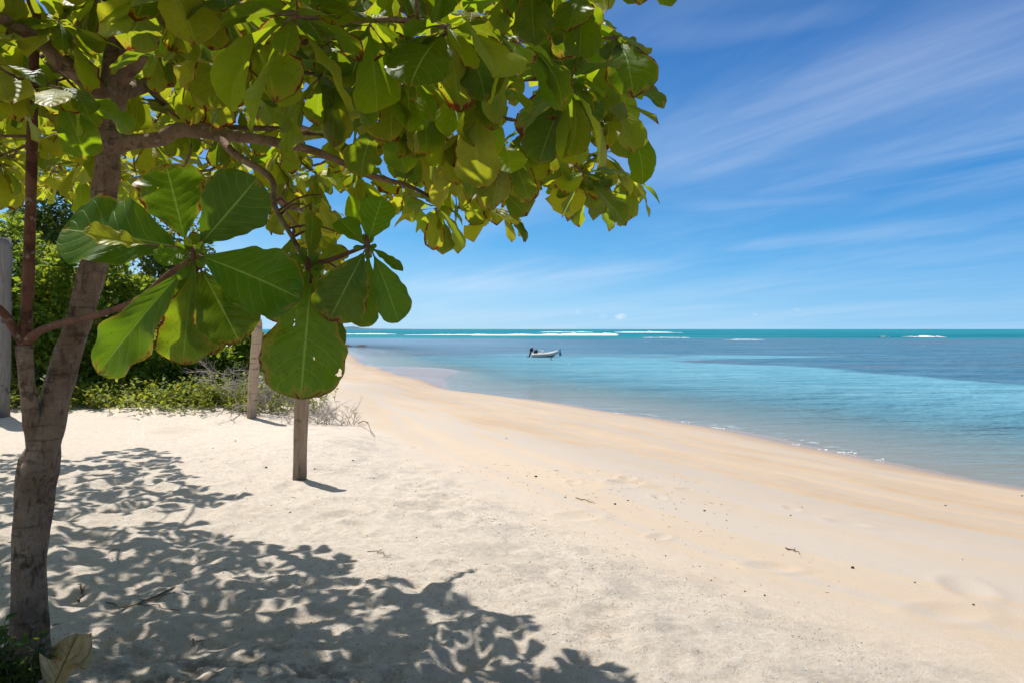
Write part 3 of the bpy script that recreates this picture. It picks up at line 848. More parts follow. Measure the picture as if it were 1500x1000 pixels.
def far_enough(p, dmin):
    return all((p[0] - e[0]) ** 2 + (p[1] - e[1]) ** 2 + (p[2] - e[2]) ** 2 > dmin * dmin for e in ends)
hand = [(845, 118, 2.35), (905, 55, 2.2), (838, 228, 2.9), (925, 262, 3.0), (735, 308, 3.9), (640, 302, 4.0), (785, 180, 2.6), (690, 235, 3.3), (905, 150, 2.35), (880, 222, 2.8), (800, 250, 3.2),
        (760, 60, 2.0), (655, 40, 1.9), (600, 100, 2.2), (545, 30, 1.9), (430, 20, 1.75), (330, 0, 1.8), (240, -40, 1.8), (130, 50, 2.2), (85, 130, 2.7), (20, 20, 2.0), (700, 120, 2.2), (590, 270, 4.2), (525, 255, 4.2),
        (850, -10, 2.0), (780, -40, 1.9), (940, -125, 1.75), (470, 110, 2.2), (380, 80, 2.0), (560, 170, 2.8), (690, 175, 3.0), (645, 190, 3.4), (720, 262, 3.6), (560, 60, 2.4), (612, 215, 3.7), (664, 258, 4.0), (772, 212, 3.2), (705, 60, 2.4), (822, 45, 2.3), (480, 60, 2.2), (630, 90, 2.6), (895, 105, 2.5), (250, 90, 2.3), (180, 40, 2.2)]
for h in hand:
    if h[0] > 770: h = (h[0], h[1], h[2] * 1.18)
    p = P(*h); v_ = p - SUNNY; k_ = nrm(SUN)
    if v_ @ k_ > .1 and np.linalg.norm(v_ - k_ * (v_ @ k_)) < .36: continue
    ends.append(p)
n_try = 0
shadows = [(p[0] + SH[0] * p[2], p[1] + SH[1] * p[2]) for p in ends]
while len(ends) < 1400 and n_try < 100000:
    n_try += 1
    if n_try % 3 == 0:                               # wood that must stand where its shade is seen
        if R.random() < .78: px_, py_ = R.uniform(-80, 950), R.uniform(745, 1010)
        else: px_, py_ = R.uniform(-80, 345), R.uniform(645, 760)
        if not (inside(SHA, px_, py_) or inside(SHB, px_, py_)): continue
        g_ = ray(px_, py_); g_ = g_ * (EYE + .15) / -g_[2]; z_ = R.uniform(2.1, 4.4) if py_ > 760 else R.uniform(3.3, 4.2)
        p = np.array([g_[0] - SH[0] * z_, g_[1] - SH[1] * z_, z_])
    elif n_try % 3 == 1:
        px_, py_ = R.uniform(-120, 960), R.uniform(-90, 370)
        p = P(px_, py_, R.uniform(2.0, 4.2) if py_ < 150 or R.random() < .35 else R.uniform(3.6, 9.0))
        if not 1.95 < p[2] < 4.6: continue
    else:
        p = np.array([R.uniform(-7.5, 1.6), R.uniform(-2.5, 10.5), R.uniform(2.05, 4.6)])  # also unseen leaves overhead and behind, added to block sky light
    q = proj(p)
    if q is not None and not (-900 < q[0] < 2500): continue
    if np.linalg.norm(p - [0, 0, EYE]) < (1.9 if p[1] > .8 else 1.25): continue
    if abs(p[0]) < 2.2 and p[1] < 1.3 and p[2] < 3.0: continue          # nothing hangs at head height just here
    # the crown is a flat umbrella of tiers round the trunk
    dt = math.hypot(p[0] + 2.0, p[1] - 3.8)
    if dt > (6.5 if p[1] < 7 else 8.6) or p[2] > 4.9 - .11 * dt: continue
    if q is not None and p[1] < 3.75 and q[0] < 650 and -100 < q[1] and q[1] > (92 if q[0] > 215 else 60 if q[0] > 95 else 190) + max(0, q[0] - 420) * .32: continue
    v_ = p - SUNNY; k_ = nrm(SUN); r_2 = v_ - k_ * (v_ @ k_)
    if v_ @ k_ > .1 and np.linalg.norm(r_2) < .42: continue
    gs = (p[0] + SH[0] * p[2], p[1] + SH[1] * p[2])
    if any((gs[0] - a_) ** 2 + (gs[1] - b_) ** 2 < (.160 if p[1] < 4.9 else .200) ** 2 for a_, b_ in shadows): continue
    if not seen_ok(p) or not shade_ok(p): continue
    if not far_enough(p, .205 if p[1] < 5.0 else .33): continue
    ends.append(p); shadows.append(gs)
print('rosettes', len(ends), n_try)

# ---- twigs: every end is tied to the nearest older wood
nodes = []                                           # position, parent index, is_limb
for nm, k in limbs.items():
    if nm.startswith('trunk') : k = k[50:]
    if nm.startswith('shoot'): k = k[26:]
    for row in k[::2]:
        nodes.append((row[:3], -1, True))
root_c = P(165, 140, TD)
order = sorted(range(len(ends)), key=lambda i: np.linalg.norm(ends[i] - root_c))
paths = []
for i in order:
    e = ends[i]
    pos = np.array([n_[0] for n_ in nodes])
    dd = np.linalg.norm(pos - e, axis=1) + .25 * np.linalg.norm(pos - root_c, axis=1) + np.where(pos[:, 2] > e[2] + .25, .5, 0)
    j = int(np.argmin(dd)); a = nodes[j][0]
    L = np.linalg.norm(e - a)
    midp = (a + e) / 2 + np.array([R.uniform(-.08, .08), R.uniform(-.08, .08), R.uniform(-.10, .02)]) * L
    k = spline([a, midp, e], max(4, int(L / .12)))
    prev = j; ids = [j]
    for row in k[1:]:
        nodes.append((row, prev, False)); prev = len(nodes) - 1; ids.append(prev)
    paths.append((k, ids))
load = np.zeros(len(nodes))
for k, ids in paths:
    c = ids[-1]
    while c != -1:
        load[c] += 1; c = nodes[c][1]
fol = MB()
for k, ids in paths:
    rr = np.array([.0035 + .0028 * math.sqrt(load[c]) for c in ids]); rr[0] = rr[1] if len(rr) > 1 else rr[0]
    rr[-1] = .006
    tube(fol, k, np.minimum(rr, .022), 6, 1, True, .15, 3)
for i, e in enumerate(ends):
    d = np.linalg.norm(e - np.array([0, 0, EYE]))
    n = R.choice([9, 10, 11, 12, 13])
    size = R.uniform(.215, .265) * (1.0 if d < 4.5 else .95)
    tilt = (R.uniform(-.4, .4) + .25 * np.sign(e[0] + 2), R.uniform(-.4, .4), 1)
    rosette(fol, e, R, n, size, tilt, (5, 80), .42 if d > 3.4 else .14, .68, 6 if d > 3.4 else 8, 8 if d > 3.4 else 13)  # sunlit yellow put into far leaves' colour, near ones kept greener for shade
fol.build('crown', [M_leaf, M_limb], tree)

# ---- the two big clusters and the small shoot in front, leaf by leaf
def hand_leaf(mb, b, tip, wpx, d0, d1, rn, bend=.15, fold=.12, wave=.05, tilt=(0, 0), pet=.02, nu=16, nv=26, asym=0.0, twist=0.0):
    wave *= 1.7
    p0, p1 = P(b[0], b[1], d0), P(tip[0], tip[1], d1)
    v = p1 - p0; L = np.linalg.norm(v)
    to_cam = nrm(np.array([0, 0, EYE]) - (p0 + p1) / 2)
    right = np.array([1.0, 0, 0]); up = np.array([0, 0, 1.0])
    nor = to_cam + right * tilt[0] + up * tilt[1]
    half = wpx / F * (d0 + d1) / 2 / 2
    leaf(mb, p0, v, nor, L - pet, half, bend, fold, wave, rn, nu, nv, pet, rn[2] * 10, 1, asym, twist, True)
c1d = TD - 1.28
cl = MB()
hand_leaf(cl, (276, 366), (72, 322), 112, c1d, c1d - .02, (.02, .15, .11), .35, .16, .07, (.2, .25), .03, asym=.2, twist=-.25)
hand_leaf(cl, (262, 362), (119, 350), 44, c1d - .06, c1d - .22, (.75, .3, .83), -.3, .55, .10, (-.1, .9), .09)  # sunlit yellow is put into this leaf's colour
hand_leaf(cl, (272, 356), (242, 238), 96, c1d + .02, c1d + .05, (.05, 1.0, .27), .1, .08, .05, (0, -.2), .02)
hand_leaf(cl, (288, 364), (378, 262), 96, c1d, c1d + .02, (.04, .35, .35), .15, .1, .05, (.1, -.1), .02)
hand_leaf(cl, (290, 374), (430, 424), 106, c1d - .05, c1d - .14, (.02, .45, .47), .5, .08, .06, (0, .25), .02)
hand_leaf(cl, (276, 388), (132, 545), 92, c1d - .03, c1d - .05, (.06, .7, .59), .15, .22, .07, (-.55, .35), .03, asym=-.25, twist=.3)
hand_leaf(cl, (283, 394), (266, 535), 78, c1d + .04, c1d + .06, (.3, 1.0, .64), .1, .2, .09, (-.2, .1), .02)
hand_leaf(cl, (292, 390), (352, 500), 88, c1d + .02, c1d, (.12, .85, .72), .15, .12, .06, (.2, .1), .02)
hand_leaf(cl, (277, 366), (228, 380), 36, c1d - .03, c1d - .12, (.03, .2, .78), .1, .2, .08, (0, .5), .01)
hand_leaf(cl, (288, 392), (312, 520), 60, c1d + .09, c1d + .12, (.3, 1.0, .91), .1, .2, .09, (.4, .1), .02)
hand_leaf(cl, (282, 370), (285, 340), 18, c1d + .02, c1d, (.2, 1.2, .95), .1, .5, .1, (.1, .2), .005)
hand_leaf(cl, (286, 392), (240, 470), 50, c1d + .12, c1d + .16, (.02, .3, .98), .2, .2, .05, (.3, .3), .02)
def heart(mb, px, py, d, n, L):
    c = P(px, py, d)
    tube(mb, [c - [0, -.03, .03], c, c + [0, -.012, .035]], [.010, .011, .004], 8, 1)
    for k in range(n):
        a = k * 2.4
        dd = np.array([math.cos(a), -.35 - .1 * (k % 3), math.sin(a)])
        leaf(mb, c, dd, np.array([-math.cos(a) * .5, -1, -math.sin(a) * .5]), L * (.6 + .4 * ((k * 7) % 5) / 5), L * .17, .3, .4, .1, (.12, .75, k * .17 % 1), 8, 10, .004, k, 1, 0, .3)
heart(cl, 284, 378, c1d - .02, 9, .085)
cl.build('leaf_cluster', [M_bigleaf, M_shoot], tree)
c2d = TD - 1.1
cl = MB()
tube(cl, spline([P(449, 388, c2d), P(480, 382, c2d - .03), P(510, 371, c2d - .06), P(538, 360, c2d - .1)], 12), np.linspace(.009, .006, 12), 8, 1)
heart(cl, 452, 392, c2d - .02, 8, .09)
heart(cl, 538, 361, c2d - .1, 7, .05)
hand_leaf(cl, (456, 402), (440, 584), 122, c2d - .12, c2d - .2, (.10, .95, .15), .12, .05, .05, (0, .1), .03)
hand_leaf(cl, (536, 364), (482, 470), 80, c2d - .12, c2d - .16, (.12, .8, .21), .2, .15, .06, (.1, .1), .02)
hand_leaf(cl, (538, 358), (560, 288), 52, c2d - .1, c2d - .06, (.03, .1, .33), .1, .15, .04, (-.1, .1), .01)
hand_leaf(cl, (533, 358), (496, 318), 38, c2d - .08, c2d - .02, (.03, .2, .41), .2, .3, .05, (.2, .2), .008)
hand_leaf(cl, (542, 362), (590, 393), 18, c2d - .1, c2d - .16, (.1, .5, .53), .2, .3, .1, (.1, .9), .01)
hand_leaf(cl, (545, 368), (588, 472), 58, c2d - .08, c2d - .04, (.03, .3, .61), .2, .3, .06, (.5, .1), .02)
hand_leaf(cl, (541, 370), (526, 482), 54, c2d - .04, c2d + .02, (.1, .5, .69), .2, .2, .06, (-.2, .1), .02)
hand_leaf(cl, (466, 398), (505, 508), 24, c2d - .02, c2d - .06, (.1, .6, .79), .5, .5, .1, (.5, .2), .10)
hand_leaf(cl, (452, 398), (388, 470), 44, c2d + .06, c2d + .12, (.3, 1.1, .87), .2, .2, .1, (.1, .2), .02)
hand_leaf(cl, (450, 392), (505, 470), 46, c2d + .05, c2d + .1, (.3, 1.1, .93), .2, .2, .1, (.3, .2), .02)
hand_leaf(cl, (446, 390), (396, 400), 40, c2d + .1, c2d + .2, (.1, .6, .03), .2, .2, .05, (.1, .6), .02)
hand_leaf(cl, (452, 386), (462, 310), 30, c2d + .05, c2d + .15, (.2, .4, .37), .2, .4, .05, (.6, .2), .02)
for (b_, t_, w_, e_, r_n) in [((447, 300), (456, 358), 30, .3, (.5, .8, .12)), ((470, 285), (487, 345), 26, .35, (.9, .6, .52)), ((432, 340), (412, 425), 40, .12, (.3, 1.0, .32)), ((494, 340), (478, 402), 24, .3, (.6, .9, .62)), ((440, 380), (425, 445), 44, .1, (.1, .8, .72)),
                             ((420, 300), (398, 345), 30, .4, (.7, .5, .18)), ((462, 398), (520, 440), 36, .06, (.2, .8, .28)), ((470, 345), (500, 395), 26, .2, (.8, .8, .48)), ((505, 400), (512, 470), 40, .12, (.2, .9, .68))]:
    pb_ = P(b_[0], b_[1], c2d + e_); drop = list(limbs.values())[[i for i, n_ in enumerate(limbs) if n_.startswith('limb')][-1]]
    lk = drop[np.argmin(np.linalg.norm(drop[:, :3] - pb_, axis=1)), :3]
    tube(cl, spline([lk, (lk + pb_) / 2 + [0, 0, .02], pb_], 6), np.linspace(.005, .003, 6), 5, 1)
    hand_leaf(cl, b_, t_, w_, c2d + e_, c2d + e_ + .05, r_n, .4, .35, .09, (.4 * math.sin(b_[0]), .3), .015, 10, 16, .1, .4)
hand_leaf(cl, (458, 392), (508, 360), 34, c2d + .1, c2d + .2, (.4, .8, .55), .2, .3, .08, (-.1, .6), .02)
cl.build('leaf_cluster', [M_bigleaf, M_shoot], tree)
# a few far leaves hanging into the gap behind the clusters
cl = MB()
for (a, b, d) in [(455, 300, 3.9), (420, 270, 3.8), (490, 310, 4.4), (352, 285, 4.0), (470, 345, 3.6), (310, 260, 4.4)]:
    rosette(cl, P(a, b, d), R, 8, .21, (0, 0, 1), (20, 85), .45, .5, 6, 8)
    tube(cl, spline([P(400, 285, TD - .6 + .3), (P(a, b, d) + P(400, 285, TD - .3)) / 2 + [0, 0, -.05], P(a, b, d)], 8), np.linspace(.008, .005, 8), 6, 1)
cl.build('leaf_cluster', [M_leaf, M_limb], tree)

# the red tip of one leaf reaching in at the top edge belongs to the overhead rosette already placed there

# ------------------------------------------------------------------ leaning plant and fallen leaf at the tree's foot
def small_leaf(mb, c, d, nor, L, half, rn, mat_i=0):
    d = nrm(d); nor = nrm(nor - d * np.dot(nor, d)); b = np.cross(d, nor)
    V = [c, c + d * L * .45 + b * half + nor * half * .25, c + d * L * .5 - nor * L * .02, c + d * L * .45 - b * half + nor * half * .25, c + d * L - nor * L * .10]
    mb.add(V, [(0, 2, 1), (0, 3, 2), (1, 2, 4), (2, 3, 4)], mat_i, True,
           luv=np.array([(0, 0, 0), (1, .45, 0), (0, .5, 0), (-1, .45, 0), (0, 1, 0)]), lrn=np.array(rn))

def sprig(mb, a, d, L, n, size, R, stem=1, yl=.2, br=.2):
    d = nrm(d)
    side = nrm(np.cross(d, (R.uniform(-1, 1), R.uniform(-1, 1), .3)))
    k = [a + d * L * u + np.array([0, 0, 1.0]) * L * .25 * math.sin(u * 2.2) * (.4) for u in np.linspace(0, 1, 5)]
    tube(mb, k, np.linspace(.005, .002, 5), 4, stem, False)
    for i in range(n):
        u = (i + 1) / n
        c = a + d * L * u + np.array([0, 0, 1.0]) * L * .25 * math.sin(u * 2.2) * .4
        ang = i * 2.4
        o = nrm(np.cross(d, side)) * math.sin(ang) + side * math.cos(ang)
        dd = nrm(o + d * .6 + np.array([0, 0, R.uniform(-.3, .5)]))
        small_leaf(mb, c, dd, np.array([R.uniform(-.5, .5), R.uniform(-.5, .5), 1.0]), size * R.uniform(.7, 1.2), size * R.uniform(.22, .3), (min(1, max(0, R.gauss(yl, .2))), br, R.random()))

pl = P(8, 955, TD - .35); pl[2] = gz(pl[0], pl[1])
plant = empty('leafy_plant', pl, 'small dark leafy plant growing against the base of the tree trunk', 'plant')
mb = MB(); R2 = random.Random(4)
for k in range(70):
    a = pl + np.array([R2.uniform(-.18, .12), R2.uniform(-.10, .08), 0])
    sprig(mb, a, (R2.uniform(-.5, .45), R2.uniform(-.5, .3), R2.uniform(.7, 1.3)), R2.uniform(.10, .30), 9, .062, R2, 1, .1, .2)
mb.build('foliage', [M_darktree, M_stem], plant)

def dry_leaf_material():
    m, t = mat('dry_fallen_leaf')
    u, v, _ = t.sep(t.attr('luv').outputs['Vector'])
    au = t.m('ABSOLUTE', u)
    vec = t.comb(t.m('MULTIPLY', u, .6), v, t.m('MULTIPLY', t.sep(t.attr('lrn').outputs['Vector'])[2], 10.0))
    n = t.noise(vec, 4.0, 6, .65)
    fr = t.m('ABSOLUTE', t.m('SUBTRACT', t.m('FRACT', t.m('SUBTRACT', t.m('MULTIPLY', v, 9.0), t.m('MULTIPLY', au, 2.2))), .5))
    vein = t.m('MAXIMUM', t.step(.455, .485, fr), t.step(.06, .02, au))
    c = t.mix(t.step(.35, .65, n), (.44, .28, .12), (.58, .43, .24))
    c = t.mix(t.step(.58, .72, t.noise(vec, 6.0, 5, .7)), c, (.15, .075, .03))
    c = t.mix(t.m('MULTIPLY', vein, .75), c, (.13, .07, .03))
    t.out(principled(t, c, .75, .25, t.bump(t.m('SUBTRACT', t.m('MULTIPLY', n, .6), t.m('MULTIPLY', vein, .5)), .006, .8)))
    return m
M_dryleaf = dry_leaf_material()
def fallen_leaf(base, d, L, half, label, seed, nor=(0, 0, 1), lift=.015, group=None, fold=.35, bend=-.5, cat='leaf'):
    mb = MB()
    b = np.array(base) + np.array([0, 0, lift])
    leaf(mb, b, d, nor, L, half, bend, fold, .75, (.2, .5, seed * .137 % 1), 10, 16, .03, seed, 0, .1, .5)
    o = mb.build('fallen_leaf', M_dryleaf, None, base)
    return tag(o, label, cat, group)
b = on_ground(58, 1000); 
p1 = P(62, 1012, 2.98); p1[2] = gz(p1[0], p1[1])
tipp = P(104, 925, 3.22)
fallen_leaf(p1, tipp - p1 + np.array([.02, 0, -.02]), np.linalg.norm(tipp - p1) * .92, .11, 'large curled yellow brown dead leaf lying beside the tree trunk', 3, (.25, -.8, .55), .01, None, .30, .25)

# ------------------------------------------------------------------ posts
def post(base, top, wpx_top, wpx_bot, d, material, label, broken=False, seed=1):
    o = empty('wooden_post', base, label, 'post', 'wooden posts standing in the sand')
    mb = MB()
    n = 22; k = []; rr = []
    a = np.array(base) - [0, 0, .25]; b_ = np.array(top)
    for i in range(n):
        u = i / (n - 1)
        k.append(a + (b_ - a) * u + np.array([.006 * math.sin(u * 5 + seed), 0, 0])); rr.append((wpx_bot + (wpx_top - wpx_bot) * u) / F * d / 2)
    rr[-1] *= .93
    tube(mb, k, np.array(rr), 18, 0, True, .07, seed)
    mb.build('shaft', material, o)
    mb = MB()
    if broken:                                       # splintered head
        for j in range(7):
            a_ = j / 7 * 6.28; c = b_ + np.array([math.cos(a_), math.sin(a_), 0]) * rr[-1] * .6
            tube(mb, [c - [0, 0, .04], c + [.02, 0, .05 + .1 * ((j * 37) % 7) / 7], c + [.03, 0, .10 + .16 * ((j * 37) % 7) / 7]], [rr[-1] * .42, rr[-1] * .3, .004], 6)
    else:
        tube(mb, [b_, b_ + [0, 0, .006], b_ + [0, 0, .012]], [rr[-1] * .98, rr[-1] * .9, rr[-1] * .6], 18, 0, True, .05, seed)
    mb.build('post_head', material, o)
    return o
g1 = on_ground(436, 701); post(g1, P(446, 520, g1[1] - .02), 21, 20, g1[1], M_post, 'brown weathered wooden post under the largest hanging leaf', False, 1)
g2 = on_ground(367, 611); post(g2, P(377, 478, g2[1]), 14, 14, g2[1], M_post_band, 'pale ringed wooden post with a splintered top by the dry brush', True, 2)
g3 = on_ground(-4, 609); post(g3, P(-1, 349, g3[1]), 30, 31, g3[1], M_post_grey, 'tall grey round post at the left in front of the shrubs', False, 3)

# ------------------------------------------------------------------ shrubs and trees behind
def shrub(name, px, d, top_px, wpx, nleaf, size, material, label, cat, group, seed, yl=.15, depth_k=.8, base_z=None, lobes=14, group_trunks=5):
    Rr = random.Random(seed)
    x = (px - 750) / F * d; zb = gz(x, d) if base_z is None else base_z
    top = P(px, top_px, d)[2]; H = top - zb; Wd = wpx / F * d / 2
    root = empty(name, (x, d, zb), label, cat, group)
    st = MB(); fo = MB()
    L = []
    for i in range(lobes):
        a = Rr.uniform(0, 6.28); rr = math.sqrt(Rr.random()) * .7
        hz = (.10 + .72 * ((i + Rr.random()) / lobes)) * (1 - .25 * rr)
        lr = Rr.uniform(.24, .42)
        L.append((np.array([x + math.cos(a) * rr * Wd, d + math.sin(a) * rr * Wd * depth_k, zb + H * hz]), np.array([Wd * lr, Wd * lr * depth_k, H * Rr.uniform(.17, .27)])))
    L.append((np.array([x, d, zb + H * .78]), np.array([Wd * .42, Wd * .4, H * .22])))
    for k in range(group_trunks):
        c, rd = L[k % len(L)]
        b0 = np.array([x + Rr.uniform(-.3, .3) * Wd * .5, d + Rr.uniform(-.2, .2), zb - .1])
        tube(st, spline([b0, (b0 + c) / 2 + [Rr.uniform(-.2, .2), Rr.uniform(-.2, .2), .1], c], 10), np.linspace(.05 + .01 * H, .012, 10), 6, 0, True, .2, k)
    st.build('trunk', M_stem, root)
    tot = sum(l[1][0] * l[1][2] for l in L)
    for c, rd in L:
        m_ = int(nleaf * rd[0] * rd[2] / tot)
        g = np.random.default_rng(seed * 100 + len(fo.v))
        sub = g.normal(size=(34, 3)) + [0, 0, .2]; sub /= np.linalg.norm(sub, axis=1)[:, None]; sr = g.uniform(.72, 1.15, 34)
        pick = g.integers(0, 34, m_)
        v = sub[pick] + g.normal(size=(m_, 3)) * .25; v /= np.linalg.norm(v, axis=1)[:, None]
        q_ = c + v * rd * (sr[pick] * (1 - np.abs(g.normal(size=m_)) * .13))[:, None]
        low = q_[:, 2] < zb + .03; q_[low, 2] = zb + g.uniform(.03, .35, low.sum())
        out = v + g.normal(size=(m_, 3)) * [.6, .6, .5] - [0, 0, .15]
        nor = v * .6 + g.normal(size=(m_, 3)) * [.45, .45, .3] + [0, 0, .75]
        out /= np.linalg.norm(out, axis=1)[:, None]
        nor -= out * (nor * out).sum(1)[:, None]; nor /= np.linalg.norm(nor, axis=1)[:, None]
        bb = np.cross(out, nor)
        Ls = (size * g.uniform(.6, 1.3, m_))[:, None]; hf = Ls * g.uniform(.24, .36, m_)[:, None]
        V = np.stack([q_, q_ + out * Ls * .45 + bb * hf + nor * hf * .25, q_ + out * Ls * .5 - nor * Ls * .02, q_ + out * Ls * .45 - bb * hf + nor * hf * .25, q_ + out * Ls - nor * Ls * .1], 1).reshape(-1, 3)
        f0 = np.array([(0, 2, 1), (0, 3, 2), (1, 2, 4), (2, 3, 4)])
        Fc = (np.arange(m_)[:, None, None] * 5 + f0).reshape(-1, 3).tolist()
        rnv = np.stack([np.clip(g.normal(yl, .22, m_), 0, 1), g.uniform(0, .4, m_), g.random(m_)], 1)
        fo.add(V, Fc, 0, True, luv=np.tile([(0, 0, 0), (1, .45, 0), (0, .5, 0), (-1, .45, 0), (0, 1, 0)], (m_, 1)), lrn=np.repeat(rnv, 5, 0))
    fo.build('crown' if cat == 'tree' else 'foliage', material, root)
    return root
G = 'shrubs along the top of the beach'
shrub('shrub', -95, 14.2, 300, 230, 7560, .15, M_shrub, 'dense green shrub behind the grey post, cut by the edge', 'shrub', G, 1)
shrub('shrub', 20, 15.2, 318, 190, 9660, .15, M_shrub, 'tall green shrub behind the red brown shoots of the tree', 'shrub', G, 2, .15)
shrub('shrub', 112, 14.9, 352, 170, 9660, .14, M_shrub, 'yellowish green shrub directly behind the leaning trunk', 'shrub', G, 3, .22)
shrub('shrub', 196, 15.4, 405, 170, 9660, .13, M_shrub, 'mid green shrub just right of the leaning trunk', 'shrub', G, 4, .2)
shrub('shrub', 272, 15.2, 455, 150, 7980, .12, M_shrub, 'rounded dark green shrub below the front leaf cluster', 'shrub', G, 5, .15)
shrub('shrub', 345, 15.8, 474, 140, 7140, .12, M_shrub, 'bright green shrub behind the ringed post', 'shrub', G, 6, .12)
shrub('shrub', 425, 17.5, 505, 120, 4620, .12, M_shrub, 'lowest shrub, at the seaward end of the thicket', 'shrub', G, 7, .2)
GT = 'dark trees behind the shrubs'
shrub('broadleaf_tree', 70, 23, 232, 210, 10920, .20, M_darktree, 'dark tree rising above the shrubs beside the trunk', 'tree', GT, 11, .05, .8, None, 12)
shrub('broadleaf_tree', 215, 26, 300, 190, 7980, .20, M_darktree, 'lower dark tree behind the front leaf cluster', 'tree', GT, 12, .05, .8, None, 10)
shrub('broadleaf_tree', -120, 22, 190, 260, 8820, .20, M_darktree, 'tall dark tree at the far left behind the grey post', 'tree', GT, 13, .05, .8, None, 12)

# creeping plants at the foot of the shrubs
mb = MB(); R3 = random.Random(8)
for k in range(1500):
    px = R3.uniform(-60, 455)
    py = R3.gauss(591, 6) if px < 330 else R3.gauss(592, 6)
    if px > 360 and R3.random() < .45: continue
    g = on_ground(px, max(572, min(py, 604))) if k % 4 == 0 else g + np.array([R3.gauss(0, .3), R3.uniform(-.15, .6), 0])
    g = np.array([g[0], g[1], gz(g[0], g[1])])
    sprig(mb, g, (R3.uniform(-1, 1), R3.uniform(-1, .4), R3.uniform(.3, 1.3)), R3.uniform(.15, .55), 8, .115, R3, 1, .38, .2)
for (px, py) in [(380, 607), (398, 600), (428, 603), (445, 598), (388, 596), (410, 607), (455, 604), (376, 598)]:
    for j in range(3):
        g = on_ground(px + R3.uniform(-5, 5), py)
        sprig(mb, g, (R3.uniform(-1, 1), R3.uniform(-1, .4), R3.uniform(.1, .7)), R3.uniform(.1, .25), 6, .08, R3, 1, .5, .2)
tag(mb.build('ground_cover', [M_bright, M_stem]), 'bright green creepers spreading on the sand at the foot of the shrubs', kind='stuff')

# dry brush
def dry_brush(px, py, d, H, Wd, n, label, seed, r0=.012, lean=(0, 0)):
    Rr = random.Random(seed)
    x = (px - 750) / F * d; zb = gz(x, d)
    root = empty('dry_bush', (x, d, zb), label, 'bush', 'dead grey bushes by the shrubs')
    mb = MB()
    def grow(a, dr, L, r, lev):
        k = [a]; dv = nrm(dr)
        for s in range(5):
            dv = nrm(dv + np.array([Rr.gauss(0, .22), Rr.gauss(0, .22), Rr.gauss(-.02, .18)]))
            q_ = k[-1] + dv * L / 5
            k.append(q_)
        tube(mb, k, np.linspace(r, r * .45, 6), 4 if lev else 6, 0, False)
        if lev < 3:
            for s in range(Rr.choice([2, 3, 3, 4])):
                i = Rr.randint(1, 5)
                grow(k[i], dv + np.array([Rr.gauss(0, .7), Rr.gauss(0, .7), Rr.gauss(.1, .5)]), L * Rr.uniform(.45, .75), r * .6, lev + 1)
    for i in range(n):
        a = np.array([x + Rr.uniform(-1, 1) * Wd, d + Rr.uniform(-.6, .6) * Wd, 0]); a[2] = gz(a[0], a[1]) - .03
        grow(a, np.array([Rr.gauss(lean[0], .6), Rr.gauss(lean[1], .6), Rr.uniform(.5, 1.2)]), H * Rr.uniform(.45, .8), r0, 0)
    mb.build('branches', M_dry, root)
    return root
dry_brush(360, 560, 13.6, 1.35, .55, 13, 'tall grey tangle of dead branches beside the ringed post', 1)
dry_brush(415, 570, 13.6, 1.0, .55, 15, 'low tangle of grey dead branches behind the large hanging leaf', 2, .014)
dry_brush(492, 605, 12.8, .62, .40, 20, 'spiky grey dry bush at the seaward edge of the sand bank', 3, .007, (.25, 0))
dry_brush(455, 600, 12.9, .5, .35, 12, 'small grey dry bush tucked behind the brown post', 4, .007, (.1, 0))
def twig(px0, py0, px1, py1, r, label, seed, lift=.01, arch=.0, group='fallen twigs on the sand'):
    Rr = random.Random(seed)
    a, b = on_ground(px0, py0), on_ground(px1, py1)
    n = 9; k = []
    for i in range(n):
        u = i / (n - 1); q_ = a + (b - a) * u + np.array([Rr.gauss(0, .012), Rr.gauss(0, .02), 0])
        q_[2] = gz(q_[0], q_[1]) + lift + arch * math.sin(math.pi * u); k.append(q_)
    k = np.array(k); c = k.mean(0); c[2] = gz(c[0], c[1])
    mb = MB(); tube(mb, k, np.linspace(r, r * .5, n), 6, 0, True, .2, seed)
    j = k[n // 2]; dv = (b - a) * .18
    tube(mb, [j, j + dv * .6 + [0, .02, .01], j + dv + [.0, .05, .015]], [r * .6, r * .45, r * .25], 5)
    return tag(mb.build('twig', M_stem, None, c), label, 'twig', group)
twig(250, 868, 170, 902, .006, 'thicker dark twig lying in the shade nearest the trunk', 1)
twig(150, 884, 262, 896, .005, 'long thin twig lying across the shaded sand', 2)
twig(112, 876, 122, 858, .008, 'short pale stick in a sunlit patch beside the trunk', 3, .012)
twig(215, 884, 255, 877, .004, 'fine dark twig behind the long thin one', 4)
twig(845, 729, 871, 738, .005, 'straight twig alone on the open sunlit sand', 5)
twig(525, 621, 548, 640, .010, 'crooked grey twig on the crest of the sand bank', 6, .02, .12)
twig(1152, 804, 1172, 811, .006, 'dark twig on the smooth beach slope', 7)
twig(275, 940, 295, 941, .004, 'short twig in the shade near the bottom of the view', 8)
twig(540, 808, 572, 815, .004, 'pale twig at the edge of the tree shadow', 9)
twig(163, 812, 175, 828, .003, 'reddish stalk standing in a sunlit gap of the shadow', 10, .02, .06)

